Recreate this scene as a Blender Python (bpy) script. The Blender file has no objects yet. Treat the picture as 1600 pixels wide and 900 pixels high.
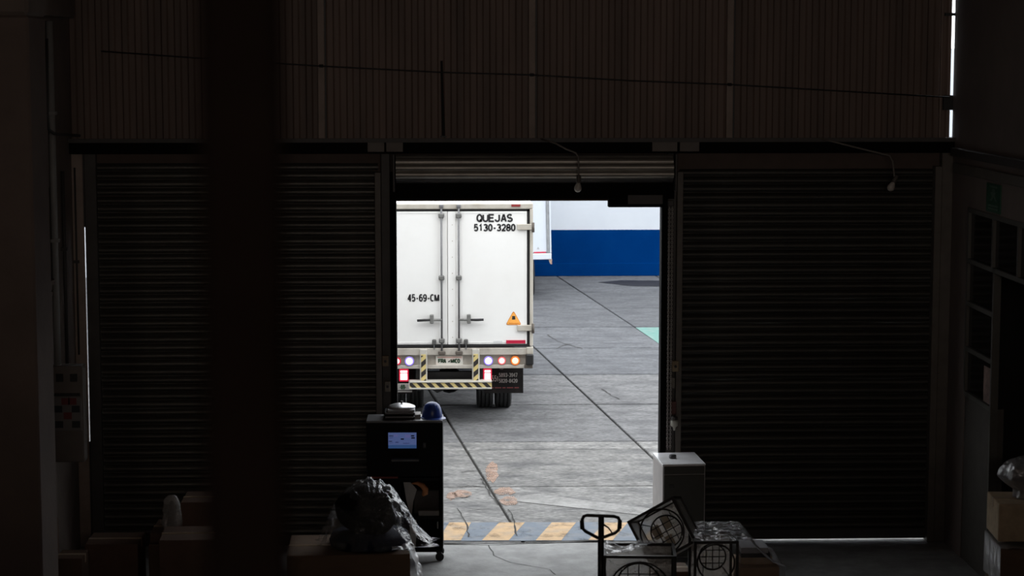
import bpy, bmesh, math, random
from mathutils import Vector, Matrix, Euler, noise
random.seed(7)
C = bpy.context.scene.collection
sc = bpy.context.scene
PI = math.pi
# ---------------------------------------------------------------- camera
F = 3200.0; EYE = 5.0
PITCH = math.atan(360 / F); YAW = math.atan(110 / F)
cd = bpy.data.cameras.new('camera'); cam = bpy.data.objects.new('camera', cd); C.objects.link(cam)
cd.sensor_width = 36; cd.lens = F / 1600 * 36; cd.clip_start = 0.05; cd.clip_end = 500
cam.location = (0, 0, EYE); cam.rotation_euler = (PI / 2 - PITCH, 0, -YAW)
cd.dof.use_dof = True; cd.dof.focus_distance = 25.0; cd.dof.aperture_fstop = 2.8
sc.camera = cam
# ---------------------------------------------------------------- sky (even overcast) and exposure
w = bpy.data.worlds.new('world'); sc.world = w; w.use_nodes = True
bg = w.node_tree.nodes['Background']
bg.inputs[0].default_value = (0.93, 0.965, 1.0, 1); bg.inputs[1].default_value = 2.85
sd = bpy.data.lights.new('veiled_sun', 'SUN'); sd.energy = .9; sd.angle = math.radians(60); sd.color = (1, .97, .92)
so = bpy.data.objects.new('veiled_sun', sd); C.objects.link(so)
so.rotation_euler = (math.radians(30), 0, math.radians(8))
# two added fill lamps, unseen: one below the roof, one at the rear wall
for nm_, loc_, rot_, sx_, sy_, en_ in (('roof_fill', (1.2, 14.5, 7.36), (0, 0, 0), 3.0, 2.4, 3), ('rear_fill', (1.0, -2.93, 5.4), (math.radians(90), 0, 0), 6.0, 1.0, 190)):
    ad = bpy.data.lights.new(nm_, 'AREA'); ad.shape = 'RECTANGLE'; ad.size = sx_; ad.size_y = sy_; ad.energy = en_; ad.color = (1, .86, .76)
    ao = bpy.data.objects.new(nm_, ad); C.objects.link(ao); ao.location = loc_; ao.rotation_euler = rot_
vs = sc.view_settings
vs.view_transform = 'Standard'; vs.look = 'None'; vs.gamma = 1; vs.use_curve_mapping = False; vs.exposure = 0.09
sc.cycles.use_denoising = True
sc.cycles.max_bounces = 10; sc.cycles.transparent_max_bounces = 16
sc.cycles.sample_clamp_indirect = 6

# ---------------------------------------------------------------- geometry of the view (for measuring positions)
_f = Vector((math.sin(YAW) * math.cos(PITCH), math.cos(YAW) * math.cos(PITCH), -math.sin(PITCH)))
_r = Vector((math.cos(YAW), -math.sin(YAW), 0)); _u = _r.cross(_f)
def ray(px, py): return _f + _r * ((px - 800) / F) - _u * ((py - 450) / F)
def at(px, py, Y):
    d = ray(px, py); t = Y / d.y; return Vector((d.x * t, Y, EYE + d.z * t))
def gr(px, py, z=0.0):
    d = ray(px, py); t = (z - EYE) / d.z; return Vector((d.x * t, d.y * t, z))
def onx(px, py, X):
    d = ray(px, py); t = X / d.x; return Vector((X, d.y * t, EYE + d.z * t))

# ---------------------------------------------------------------- materials
MATS = {}
def mat(name, col, rough=.6, metal=0., var=.15, scale=6., bump=0., bscale=60., stretch=(1, 1, 1), spec=.5,
        dirt=None, dirt_amt=.0, dirt_scale=2., rnd=0., coat=0., fine=0., fscale=40.):
    if name in MATS: return MATS[name]
    m = bpy.data.materials.new(name); m.use_nodes = True; MATS[name] = m
    nt = m.node_tree; N = nt.nodes; L = nt.links; b = N['Principled BSDF']
    b.inputs['Roughness'].default_value = rough; b.inputs['Metallic'].default_value = metal
    b.inputs['Specular IOR Level'].default_value = spec
    if coat: b.inputs['Coat Weight'].default_value = coat
    tc = N.new('ShaderNodeTexCoord'); mp = N.new('ShaderNodeMapping'); mp.inputs['Scale'].default_value = stretch
    L.new(tc.outputs['Object'], mp.inputs[0])
    nz = N.new('ShaderNodeTexNoise'); nz.inputs['Scale'].default_value = scale; nz.inputs['Detail'].default_value = 6
    nz.inputs['Roughness'].default_value = .65
    L.new(mp.outputs[0], nz.inputs[0])
    cr = N.new('ShaderNodeMapRange'); cr.inputs[1].default_value = .3; cr.inputs[2].default_value = .7
    cr.inputs[3].default_value = 1 - var; cr.inputs[4].default_value = 1 + var
    L.new(nz.outputs[0], cr.inputs[0])
    hs = N.new('ShaderNodeHueSaturation'); hs.inputs['Color'].default_value = (*col, 1)
    last = cr.outputs[0]
    if rnd:
        oi = N.new('ShaderNodeObjectInfo'); mr = N.new('ShaderNodeMapRange')
        mr.inputs[3].default_value = 1 - rnd; mr.inputs[4].default_value = 1 + rnd
        L.new(oi.outputs['Random'], mr.inputs[0])
        mm = N.new('ShaderNodeMath'); mm.operation = 'MULTIPLY'
        L.new(last, mm.inputs[0]); L.new(mr.outputs[0], mm.inputs[1]); last = mm.outputs[0]
    if fine:
        nf = N.new('ShaderNodeTexNoise'); nf.inputs['Scale'].default_value = fscale; nf.inputs['Detail'].default_value = 3
        L.new(mp.outputs[0], nf.inputs[0]); rf_ = N.new('ShaderNodeMapRange'); rf_.inputs[1].default_value = .3; rf_.inputs[2].default_value = .7
        rf_.inputs[3].default_value = 1 - fine; rf_.inputs[4].default_value = 1 + fine; L.new(nf.outputs[0], rf_.inputs[0])
        m2_ = N.new('ShaderNodeMath'); m2_.operation = 'MULTIPLY'; L.new(last, m2_.inputs[0]); L.new(rf_.outputs[0], m2_.inputs[1]); last = m2_.outputs[0]
    L.new(last, hs.inputs['Value'])
    out = hs.outputs[0]
    if dirt:
        n2 = N.new('ShaderNodeTexNoise'); n2.inputs['Scale'].default_value = dirt_scale; n2.inputs['Detail'].default_value = 8
        L.new(mp.outputs[0], n2.inputs[0])
        r2 = N.new('ShaderNodeMapRange'); r2.inputs[1].default_value = .48; r2.inputs[2].default_value = .72
        r2.inputs[3].default_value = 0; r2.inputs[4].default_value = dirt_amt
        L.new(n2.outputs[0], r2.inputs[0])
        mx = N.new('ShaderNodeMix'); mx.data_type = 'RGBA'; L.new(r2.outputs[0], mx.inputs[0])
        L.new(out, mx.inputs[6]); mx.inputs[7].default_value = (*dirt, 1); out = mx.outputs[2]
    L.new(out, b.inputs['Base Color'])
    if bump:
        n3 = N.new('ShaderNodeTexNoise'); n3.inputs['Scale'].default_value = bscale; n3.inputs['Detail'].default_value = 5
        L.new(mp.outputs[0], n3.inputs[0])
        bp = N.new('ShaderNodeBump'); bp.inputs['Strength'].default_value = bump; bp.inputs['Distance'].default_value = .01
        L.new(n3.outputs[0], bp.inputs['Height']); L.new(bp.outputs[0], b.inputs['Normal'])
    return m
def emit(name, col, strength):
    if name in MATS: return MATS[name]
    m = bpy.data.materials.new(name); m.use_nodes = True; MATS[name] = m
    b = m.node_tree.nodes['Principled BSDF']; b.inputs['Base Color'].default_value = (*[c * .5 for c in col], 1)
    b.inputs['Emission Color'].default_value = (*col, 1); b.inputs['Emission Strength'].default_value = strength
    b.inputs['Roughness'].default_value = .3
    return m
def worn_paint(name, col, thr=.42, scale=3., soft=.12, rough=.7):
    if name in MATS: return MATS[name]
    m = mat(name, col, rough, var=.14, scale=9, dirt=(.24, .23, .22), dirt_amt=.5, dirt_scale=5)
    N = m.node_tree.nodes; L = m.node_tree.links
    b = N['Principled BSDF']; o = N['Material Output']
    tc = N.new('ShaderNodeTexCoord'); nz = N.new('ShaderNodeTexNoise'); nz.inputs['Scale'].default_value = scale; nz.inputs['Detail'].default_value = 10
    nz.inputs['Roughness'].default_value = .7
    L.new(tc.outputs['Object'], nz.inputs[0])
    mr = N.new('ShaderNodeMapRange'); mr.inputs[1].default_value = thr - soft; mr.inputs[2].default_value = thr + soft
    L.new(nz.outputs[0], mr.inputs[0])
    tr = N.new('ShaderNodeBsdfTransparent'); ms = N.new('ShaderNodeMixShader')
    L.new(mr.outputs[0], ms.inputs[0]); L.new(tr.outputs[0], ms.inputs[1]); L.new(b.outputs[0], ms.inputs[2]); L.new(ms.outputs[0], o.inputs[0])
    return m
def film_mat(name, base=.10, edge=.55, col=(.9, .92, .95), rough=.16, bump=.5, bscale=9., transl=.3, gloss=.45):
    if name in MATS: return MATS[name]
    m = bpy.data.materials.new(name); m.use_nodes = True; MATS[name] = m
    N = m.node_tree.nodes; L = m.node_tree.links; o = N['Material Output']; b = N['Principled BSDF']
    b.inputs['Base Color'].default_value = (*col, 1); b.inputs['Roughness'].default_value = rough
    b.inputs['Specular IOR Level'].default_value = 1.0
    tc = N.new('ShaderNodeTexCoord'); nz = N.new('ShaderNodeTexNoise'); nz.inputs['Scale'].default_value = bscale
    nz.inputs['Detail'].default_value = 4; nz.inputs['Distortion'].default_value = 1.2
    L.new(tc.outputs['Object'], nz.inputs[0])
    bp = N.new('ShaderNodeBump'); bp.inputs['Strength'].default_value = bump; bp.inputs['Distance'].default_value = .04
    L.new(nz.outputs[0], bp.inputs['Height']); L.new(bp.outputs[0], b.inputs['Normal'])
    gl = N.new('ShaderNodeBsdfGlossy'); gl.inputs['Roughness'].default_value = rough; L.new(bp.outputs[0], gl.inputs['Normal'])
    df = N.new('ShaderNodeMixShader'); df.inputs[0].default_value = gloss
    tl = N.new('ShaderNodeBsdfTranslucent'); tl.inputs[0].default_value = (*col, 1); L.new(bp.outputs[0], tl.inputs['Normal'])
    bt = N.new('ShaderNodeMixShader'); bt.inputs[0].default_value = transl; L.new(b.outputs[0], bt.inputs[1]); L.new(tl.outputs[0], bt.inputs[2])
    L.new(bt.outputs[0], df.inputs[1]); L.new(gl.outputs[0], df.inputs[2])
    lw = N.new('ShaderNodeLayerWeight'); lw.inputs[0].default_value = .35; L.new(bp.outputs[0], lw.inputs['Normal'])
    mr = N.new('ShaderNodeMapRange'); mr.inputs[3].default_value = base; mr.inputs[4].default_value = edge
    L.new(lw.outputs['Facing'], mr.inputs[0])
    tr = N.new('ShaderNodeBsdfTransparent'); ms = N.new('ShaderNodeMixShader')
    L.new(mr.outputs[0], ms.inputs[0]); L.new(tr.outputs[0], ms.inputs[1]); L.new(df.outputs[0], ms.inputs[2]); L.new(ms.outputs[0], o.inputs[0])
    return m

# ---------------------------------------------------------------- mesh helpers
class MB:
    def __init__(s): s.v = []; s.f = []
    def add(s, vs, fs, M=None):
        o = len(s.v)
        for p in vs:
            p = Vector(p)
            s.v.append(tuple(M @ p if M else p))
        s.f += [tuple(i + o for i in f) for f in fs]; return s
    def box(s, x0, x1, y0, y1, z0, z1, M=None):
        return s.add([(x0, y0, z0), (x1, y0, z0), (x1, y1, z0), (x0, y1, z0), (x0, y0, z1), (x1, y0, z1), (x1, y1, z1), (x0, y1, z1)],
                     [(0, 3, 2, 1), (4, 5, 6, 7), (0, 1, 5, 4), (1, 2, 6, 5), (2, 3, 7, 6), (3, 0, 4, 7)], M)
    def prism(s, poly, d0, d1, ax='y', M=None):   # poly = (a, b) pairs, extruded along ax
        n = len(poly)
        def P(a, b, d): return {'y': (a, d, b), 'z': (a, b, d), 'x': (d, a, b)}[ax]
        vs_ = [P(a, b, d0) for a, b in poly] + [P(a, b, d1) for a, b in poly]
        fs = [tuple(range(n)), tuple(range(2 * n - 1, n - 1, -1))] + [(i, i + n, (i + 1) % n + n, (i + 1) % n) for i in range(n)]
        return s.add(vs_, fs, M)
    def tube(s, pts, r, n=8, closed=False, M=None, caps=True):
        pts = [Vector(p) for p in pts]; m = len(pts); rs = r if isinstance(r, (list, tuple)) else [r] * m
        vs_ = []; ref = None
        for i, p in enumerate(pts):
            if closed: t = (pts[(i + 1) % m] - pts[i - 1])
            else: t = pts[min(i + 1, m - 1)] - pts[max(i - 1, 0)]
            t.normalize()
            if ref is None: ref = Vector((0, 0, 1)) if abs(t.z) < .9 else Vector((1, 0, 0))
            a = (ref - t * ref.dot(t))
            if a.length < 1e-5: a = t.orthogonal()
            a.normalize(); ref = a; b = t.cross(a)
            for k in range(n):
                an = 2 * PI * k / n; vs_.append(p + (a * math.cos(an) + b * math.sin(an)) * rs[i])
        fs = []
        for i in range(m if closed else m - 1):
            j = (i + 1) % m
            for k in range(n): fs.append((i * n + k, i * n + (k + 1) % n, j * n + (k + 1) % n, j * n + k))
        if not closed and caps: fs += [tuple(range(n - 1, -1, -1)), tuple((m - 1) * n + k for k in range(n))]
        return s.add(vs_, fs, M)
    def cyl(s, p0, p1, r, n=16, M=None): return s.tube([p0, p1], r, n, M=M)
    def lathe(s, prof, n=24, M=None):   # (r, z)
        vs_ = []; fs = []; m = len(prof)
        for (r, z) in prof:
            for k in range(n): vs_.append((r * math.cos(2 * PI * k / n), r * math.sin(2 * PI * k / n), z))
        for i in range(m - 1):
            for k in range(n): fs.append((i * n + k, i * n + (k + 1) % n, (i + 1) * n + (k + 1) % n, (i + 1) * n + k))
        fs += [tuple(range(n - 1, -1, -1)), tuple((m - 1) * n + k for k in range(n))]
        return s.add(vs_, fs, M)
    def mesh(s, name, bevel=0, smooth=False, seg=1):
        me = bpy.data.meshes.new(name); bm = bmesh.new()
        bv = [bm.verts.new(p) for p in s.v]
        for f in s.f:
            try: bm.faces.new([bv[i] for i in f])
            except ValueError: pass
        bmesh.ops.recalc_face_normals(bm, faces=bm.faces)
        if bevel:
            ed = [e for e in bm.edges if len(e.link_faces) == 2 and e.calc_face_angle(0) > .6]
            bmesh.ops.bevel(bm, geom=ed, offset=bevel, segments=seg, affect='EDGES', clamp_overlap=True)
        bm.to_mesh(me); bm.free()
        if smooth:
            for p in me.polygons: p.use_smooth = True
        return me
    def build(s, name, m, parent=None, bevel=0, smooth=False, seg=1):
        me = s.mesh(name, bevel, smooth, seg); me.materials.append(m)
        return link(name, me, parent)
def link(name, me, parent=None):
    o = bpy.data.objects.new(name, me); C.objects.link(o); o.parent = parent; return o
def B(*a, M=None): return MB().box(*a, M=M)
def tag(o, label, cat, group=None):
    o['label'] = label; o['category'] = cat
    if group: o['group'] = group
    return o
def thing(name, label, cat, loc=(0, 0, 0), rz=0., group=None, rot=None):
    o = bpy.data.objects.new(name, None); C.objects.link(o); o.empty_display_size = .1
    o.location = loc; o.rotation_euler = rot or (0, 0, rz)
    return tag(o, label, cat, group)
def struct(o, label=None, cat=None):
    o['kind'] = 'structure'
    if label: o['label'] = label
    if cat: o['category'] = cat
    return o
def sroot(name, label, cat, loc=(0, 0, 0)):
    o = bpy.data.objects.new(name, None); C.objects.link(o); o.location = loc; return struct(o, label, cat)

def _arc(cx_, cy, rx, ry, a0, a1, n=8):
    return [(cx_ + rx * math.cos(math.radians(a0 + (a1 - a0) * k / n)), cy + ry * math.sin(math.radians(a0 + (a1 - a0) * k / n))) for k in range(n + 1)]
GLYPH = {   # strokes in a cell 1 wide, 1 high (stroke centre lines)
 'Q': [_arc(.5, .5, .5, .5, 0, 360, 18), [(.6, .28), (1.0, -.04)]],
 'U': [[(0, 1)] + _arc(.5, .36, .5, .36, 180, 360, 10) + [(1, 1)]],
 'E': [[(1, 1), (0, 1), (0, 0), (1, 0)], [(0, .52), (.9, .52)]],
 'J': [[(.85, 1)] + _arc(.43, .3, .42, .3, 0, -180, 8)],
 'A': [[(0, -.06), (.47, 1.06)], [(.53, 1.06), (1, -.06)], [(.2, .3), (.8, .3)]],
 'S': [_arc(.5, .75, .46, .25, 30, 270, 9) + _arc(.5, .25, .5, .25, 90, -150, 9)],
 'C': [_arc(.5, .5, .5, .5, 48, 312, 14)], 'M': [[(.06, 0), (.06, 1)], [(.94, 1), (.94, 0)], [(.06, 1), (.5, .0)], [(.5, .0), (.94, 1)]],
 'F': [[(1, 1), (0, 1), (0, 0)], [(0, .52), (.85, .52)]], 'I': [[(.5, 0), (.5, 1)]], 'O': [_arc(.5, .5, .5, .5, 0, 360, 18)],
 'R': [[(0, 0), (0, 1), (.55, 1)] + _arc(.58, .75, .38, .25, 90, -90, 7) + [(0, .5)], [(.5, .5), (1, 0)]],
 '0': [_arc(.5, .5, .44, .5, 0, 360, 18)], '1': [[(.2, .76), (.55, 1), (.55, 0)]],
 '2': [_arc(.5, .7, .44, .3, 165, -35, 9) + [(.08, .02)], [(-.04, 0), (1.0, 0)]],
 '3': [_arc(.48, .76, .42, .24, 155, -90, 9) + _arc(.48, .26, .46, .26, 90, -155, 9)],
 '4': [[(.72, -.08), (.72, 1.06)], [(.70, 1.0), (.04, .30)], [(-.04, .28), (1.02, .28)]],
 '5': [[(.9, 1), (.2, 1), (.1, .5)] + _arc(.48, .32, .44, .32, 120, -150, 10)],
 '6': [_arc(.5, .31, .43, .31, 0, 360, 14), [(.85, .88)] + _arc(.55, .55, .48, .45, 75, 195, 8)],
 '7': [[(-.05, 1), (1.0, 1)], [(.93, 1.0), (.36, -.08)]], '8': [_arc(.5, .75, .37, .25, 0, 360, 14), _arc(.5, .26, .45, .26, 0, 360, 14)],
 '9': [_arc(.5, .69, .43, .31, 0, 360, 14), [(.15, .12)] + _arc(.45, .45, .48, .45, -105, 15, 8)],
 '-': [[(.15, .4), (.85, .4)]], '(': [_arc(.95, .45, .6, .68, 135, 225, 8)], ')': [_arc(.05, .45, .6, .68, 45, -45, 8)]}
def stroke_poly(mb, pts, wd, y, M=None):
    pts = [Vector(p) for p in pts]; n = len(pts); cl = (pts[0] - pts[-1]).length < 1e-4
    if cl: pts = pts[:-1]; n -= 1
    vs_ = []; fs = []
    for i, p in enumerate(pts):
        a = pts[i - 1] if (i or cl) else None; b = pts[(i + 1) % n] if (i < n - 1 or cl) else None
        ta = (p - a).normalized() if a is not None else (b - p).normalized(); tb = (b - p).normalized() if b is not None else ta
        nn = Vector((-(ta.y + tb.y), ta.x + tb.x)); nn = nn.normalized() if nn.length > 1e-6 else Vector((-ta.y, ta.x))
        k = min(1.8, 1 / max(.4, nn.dot(Vector((-ta.y, ta.x))))); q = p
        if not cl and i == 0: q = p - tb * 0
        for s_ in (1, -1): vs_.append((q.x + nn.x * wd / 2 * k * s_, y, q.y + nn.y * wd / 2 * k * s_))
    for i in range(n if cl else n - 1):
        j = (i + 1) % n; fs.append((2 * i, 2 * i + 1, 2 * j + 1, 2 * j))
    mb.add(vs_, fs, M)
def text(name, body, m, parent, x, z, y, height, width, weight=.2, gap=.32, M=None):
    """flat lettering in an x-z plane that faces -y, centred on (x, z)"""
    adv = [{'-': .75, '(': .5, ')': .5, ' ': .6, 'I': .35, 'M': 1.35}.get(c, 1.0) for c in body]
    wd = weight * height
    unit = (width - wd) / (sum(adv) + gap * (len(body) - 1)); cx0 = x - width / 2 + wd / 2; mb = MB()
    for c, a in zip(body, adv):
        for st in GLYPH.get(c, []):
            hh = height - wd
            stroke_poly(mb, [(cx0 + px * a * unit, z - hh / 2 + pz * hh) for px, pz in st], wd, y, M)
        cx0 += (a + gap) * unit
    return mb.build(name, m, parent)

# materials
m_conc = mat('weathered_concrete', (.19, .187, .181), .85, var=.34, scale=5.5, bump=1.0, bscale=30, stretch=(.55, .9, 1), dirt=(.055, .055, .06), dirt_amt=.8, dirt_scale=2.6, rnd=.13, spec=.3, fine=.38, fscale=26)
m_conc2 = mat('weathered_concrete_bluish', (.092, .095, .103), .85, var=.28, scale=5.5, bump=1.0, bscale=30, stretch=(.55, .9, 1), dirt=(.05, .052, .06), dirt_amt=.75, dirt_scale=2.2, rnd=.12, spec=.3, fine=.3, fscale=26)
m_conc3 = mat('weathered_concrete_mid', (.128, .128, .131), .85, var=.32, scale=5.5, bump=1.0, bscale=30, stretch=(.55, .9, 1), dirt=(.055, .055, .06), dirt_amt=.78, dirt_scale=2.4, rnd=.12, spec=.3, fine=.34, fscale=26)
m_floor = mat('hall_floor_concrete', (.30, .30, .295), .7, var=.22, scale=5, bump=.4, bscale=30, dirt=(.15, .145, .14), dirt_amt=.6, dirt_scale=2.2)
m_joint = mat('joint_dark', (.035, .033, .03), .95)
m_plaster = mat('dim_plaster', (.17, .135, .115), .85, var=.2, scale=1.5, bump=.3, bscale=18)
m_sheet = mat('brown_corrugated_sheet', (.16, .112, .092), .6, metal=0, var=.3, scale=1.2, stretch=(4, 4, .35), rnd=.08)
m_steel = mat('dark_painted_steel', (.05, .045, .042), .55, var=.25, scale=5)
m_post = mat('brown_steel_post', (.30, .235, .20), .6, var=.2, scale=4)
m_slat = mat('galvanised_slat', (.085, .08, .07), .38, metal=.55, var=.35, scale=3, stretch=(1, 6, 6), bump=.15, bscale=30, dirt=(.05, .045, .04), dirt_amt=.7, dirt_scale=2.2, rnd=.12)
m_roll = mat('galvanised_roll', (.3, .28, .25), .38, metal=.5, var=.3, scale=3, stretch=(1, 6, 6), rnd=.15)
m_black = mat('black_paint', (.012, .012, .013), .5)
m_rub = mat('tyre_rubber', (.018, .018, .018), .8, bump=.3)
m_white = mat('white_body_panel', (.86, .86, .84), .38, var=.02, scale=2, dirt=(.74, .72, .68), dirt_amt=.25, dirt_scale=1.3)
m_frame = mat('beige_frame_paint', (.50, .47, .41), .5, var=.1, scale=5, dirt=(.3, .25, .19), dirt_amt=.6, dirt_scale=4)
m_sill = mat('grey_beige_sill', (.47, .44, .39), .55, var=.13, scale=4, dirt=(.24, .2, .16), dirt_amt=.7, dirt_scale=5)
m_rod = mat('zinc_rod', (.17, .17, .175), .5, metal=.3, var=.2)
m_brkt = mat('dull_zinc_bracket', (.20, .20, .19), .55, metal=.3, var=.25, scale=20)
m_ink = mat('black_print', (.02, .02, .022), .6)
m_card = mat('cardboard', (.17, .105, .065), .85, var=.12, scale=5, stretch=(1, 1, 3), bump=.15)
m_tape = mat('packing_tape', (.42, .3, .19), .35)
m_film = film_mat('clear_stretch_film')
print('materials ok')

# ================================================================= THE SETTING
YW = 20.745                      # inner face of the door wall
XL, XR = -3.72, 5.20             # side walls
X = dict(ls0=-3.47, ls1=-.675, o0=-.46, o1=2.232, rs0=2.449, rs1=5.121)
ZT = 7.5
floor = struct(B(XL - .3, XR + .3, -3.3, YW + .03, -.15, 0).build('floor', m_floor), 'grey concrete hall floor in front of the roller doors', 'floor')
struct(B(XL - .3, XR + .3, -3.3, 21.0, ZT + .02, ZT + .2).build('ceiling', m_plaster), 'dark roof of the hall overhead', 'ceiling')
struct(B(XL - .3, XR + .3, -3.3, -3.0, 0, ZT).build('wall_back', m_plaster), 'plaster wall at the rear of the hall', 'wall')
# --- yard slabs
yard = sroot('yard_ground', 'grey concrete yard of large weathered slabs with dark joints', 'ground')
base = B(-40, 45, YW + .03, 120, -.4, -.03).build('joint_bed', m_joint, yard)
SK = -.105
cols = [.29 + 2.275 * k for k in range(-6, 8)]        # x of the lengthwise joints where y = 26
rows = [YW + .04, 23.6, 25.88, 26.41, 29.3, 32.13, 35.1, 37.88, 40.75, 43.6, 46.78, 50]
for ri in range(len(rows) - 1):
    for ci in range(len(cols) - 1):
        y0, y1 = rows[ri] + .014, rows[ri + 1] - .014
        if ri > 2: y1 -= .022; y0 += .02 * abs(math.sin(ci * 3))
        c = []
        g = .016
        for (xx, yy, s_) in ((cols[ci], y0, 1), (cols[ci + 1], y0, -1), (cols[ci + 1], y1, -1), (cols[ci], y1, 1)):
            c.append((xx + SK * (yy - 26) + s_ * g, yy))
        dz = random.uniform(-.003, .0)
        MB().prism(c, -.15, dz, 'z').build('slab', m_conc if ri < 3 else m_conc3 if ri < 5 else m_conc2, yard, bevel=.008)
def ground_strip(name, pts, wid, m, parent, z=.006, jag=.0):
    mb = MB(); P = [Vector((p.x, p.y, 0)) for p in pts]
    fine = []
    for a, b in zip(P[:-1], P[1:]):
        n = max(2, int((b - a).length / .12))
        for k in range(n): fine.append(a.lerp(b, k / n) + Vector((random.uniform(-jag, jag), random.uniform(-jag, jag), 0)))
    fine.append(P[-1]); vs_ = []; fs = []
    for i, p in enumerate(fine):
        t = (fine[min(i + 1, len(fine) - 1)] - fine[max(i - 1, 0)]).normalized(); nrm = Vector((-t.y, t.x, 0))
        ww = wid * random.uniform(.4, 1.3) if jag else wid
        vs_ += [p + nrm * ww / 2 + Vector((0, 0, z)), p - nrm * ww / 2 + Vector((0, 0, z))]
        if i: fs.append((2 * i - 2, 2 * i - 1, 2 * i + 1, 2 * i))
    mb.add(vs_, fs); return mb.build(name, m, parent)
for poly in ([(855, 523), (875, 535), (910, 545)], [(870, 545), (880, 540), (892, 537)], [(940, 608), (955, 618), (968, 624)],
             [(692, 762), (712, 763), (735, 759), (760, 762)], [(692, 782), (712, 780), (735, 776)], [(738, 797), (768, 795)], [(715, 795), (728, 818), (732, 840)], [(795, 797), (803, 815), (808, 838)],
             [(752, 748), (764, 770), (778, 790)], [(722, 738), (748, 735)], [(912, 631), (925, 633)], [(936, 491), (955, 493)], [(975, 548), (1030, 546)]):
    ground_strip('crack', [gr(*p) for p in poly], .017, m_joint, yard, .007, .012)
for poly in ([(764, 852), (772, 868), (800, 880), (860, 890), (868, 898)],):
    ground_strip('crack', [gr(*p) for p in poly], .012, m_joint, floor, .003, .01)
for poly in ([(692, 850), (760, 851), (830, 849), (920, 846), (960, 846)],):
    ground_strip('crack', [gr(*p) for p in poly], .045, m_joint, yard, .011, .008)
# --- paint on the yard
m_yel = worn_paint('worn_yellow_paint', (.50, .33, .17), .36, 4)
m_blu = worn_paint('worn_grey_blue_paint', (.13, .16, .20), .34, 4)
m_lightband = worn_paint('worn_pale_paint', (.31, .305, .295), .42, 2.5, .2)
m_green = worn_paint('pale_green_paint', (.085, .20, .175), .25, 3)
m_orange = worn_paint('faded_orange_paint', (.40, .26, .19), .50, 5, .14)
m_oil = mat('dark_damp_stain', (.016, .016, .02), .6, var=.3, scale=3, spec=.2)
def flat(name, pts, m, z=.003): return MB().prism([(p.x, p.y) for p in pts], z - .002, z, 'z').build(name, m, yard)
for x0b, x0t, ww in ((684, 702, 34), (753, 780, 40), (837, 862, 38), (919, 945, 36), (1003, 1027, 36)):
    flat('paint_stripe', [gr(x0b, 845), gr(x0b + ww + 2, 845), gr(x0t + ww, 817), gr(x0t, 817)], m_yel, .006)
flat('paint_band', [gr(600, 846), gr(1060, 845), gr(1060, 816), gr(600, 817)], m_blu, .004)
flat('paint_band', [gr(775, 780), gr(1030, 808), gr(1030, 797), gr(840, 772)], m_lightband)
flat('paint_patch', [gr(993, 512), gr(1100, 511), gr(1100, 600), gr(1034, 540)], m_green)
for (a, b, c_, d) in ((768, 738, 10, 16), (788, 768, 16, 6), (795, 783, 14, 7), (722, 772, 16, 6), (706, 775, 8, 6)):
    flat('paint_trace', [gr(a + c_ * math.cos(k * PI / 9) * (1 + .5 * noise.noise(Vector((k * 1.3, a, b)))), b + d * math.sin(k * PI / 9) * (1 + .6 * noise.noise(Vector((a, k * 1.7, b))))) for k in range(18, 0, -1)], m_orange, .004)
flat('damp_stain', [gr(934, 441), gr(970, 438), gr(1060, 439), gr(1100, 445), gr(1040, 448), gr(985, 447)], m_oil)
# --- yard wall behind
YF = 46.85
mw_w = mat('white_wall_paint', (.50, .53, .57), .7, var=.04, scale=.8, dirt=(.46, .49, .54), dirt_amt=.4)
mw_b = mat('blue_wall_paint', (.0004, .024, .115), .8, var=.10, scale=.7, dirt=(.001, .032, .14), dirt_amt=.5, spec=.0)
wf = sroot('wall_yard', 'white yard wall with a deep blue lower band', 'wall')
zb = at(950, 359, YF).z
B(-30, 40, YF, YF + .25, 0, 5.2).build('wall_face', mw_w, wf)
B(-2, 40, YF - .006, YF, 0, zb).build('blue_band', mw_b, wf)
B(-2, 40, YF - .04, YF - .006, 0, at(950, 411, YF).z).build('plinth', mw_b, wf, bevel=.008)

wsd = sroot('shade_wall', 'unseen grey wall added left of the truck to darken the yard', 'wall')  # no wall known here; added to block sky light from the left
B(-3.4, -3.2, 23.5, YF, 0, 4.2).build('wall_face', mat('shade_wall_grey', (.30, .30, .29), .8), wsd)
B(-3.45, -3.15, 23.45, YF, 4.2, 4.3).build('coping', m_steel, wsd, bevel=.01)
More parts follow.
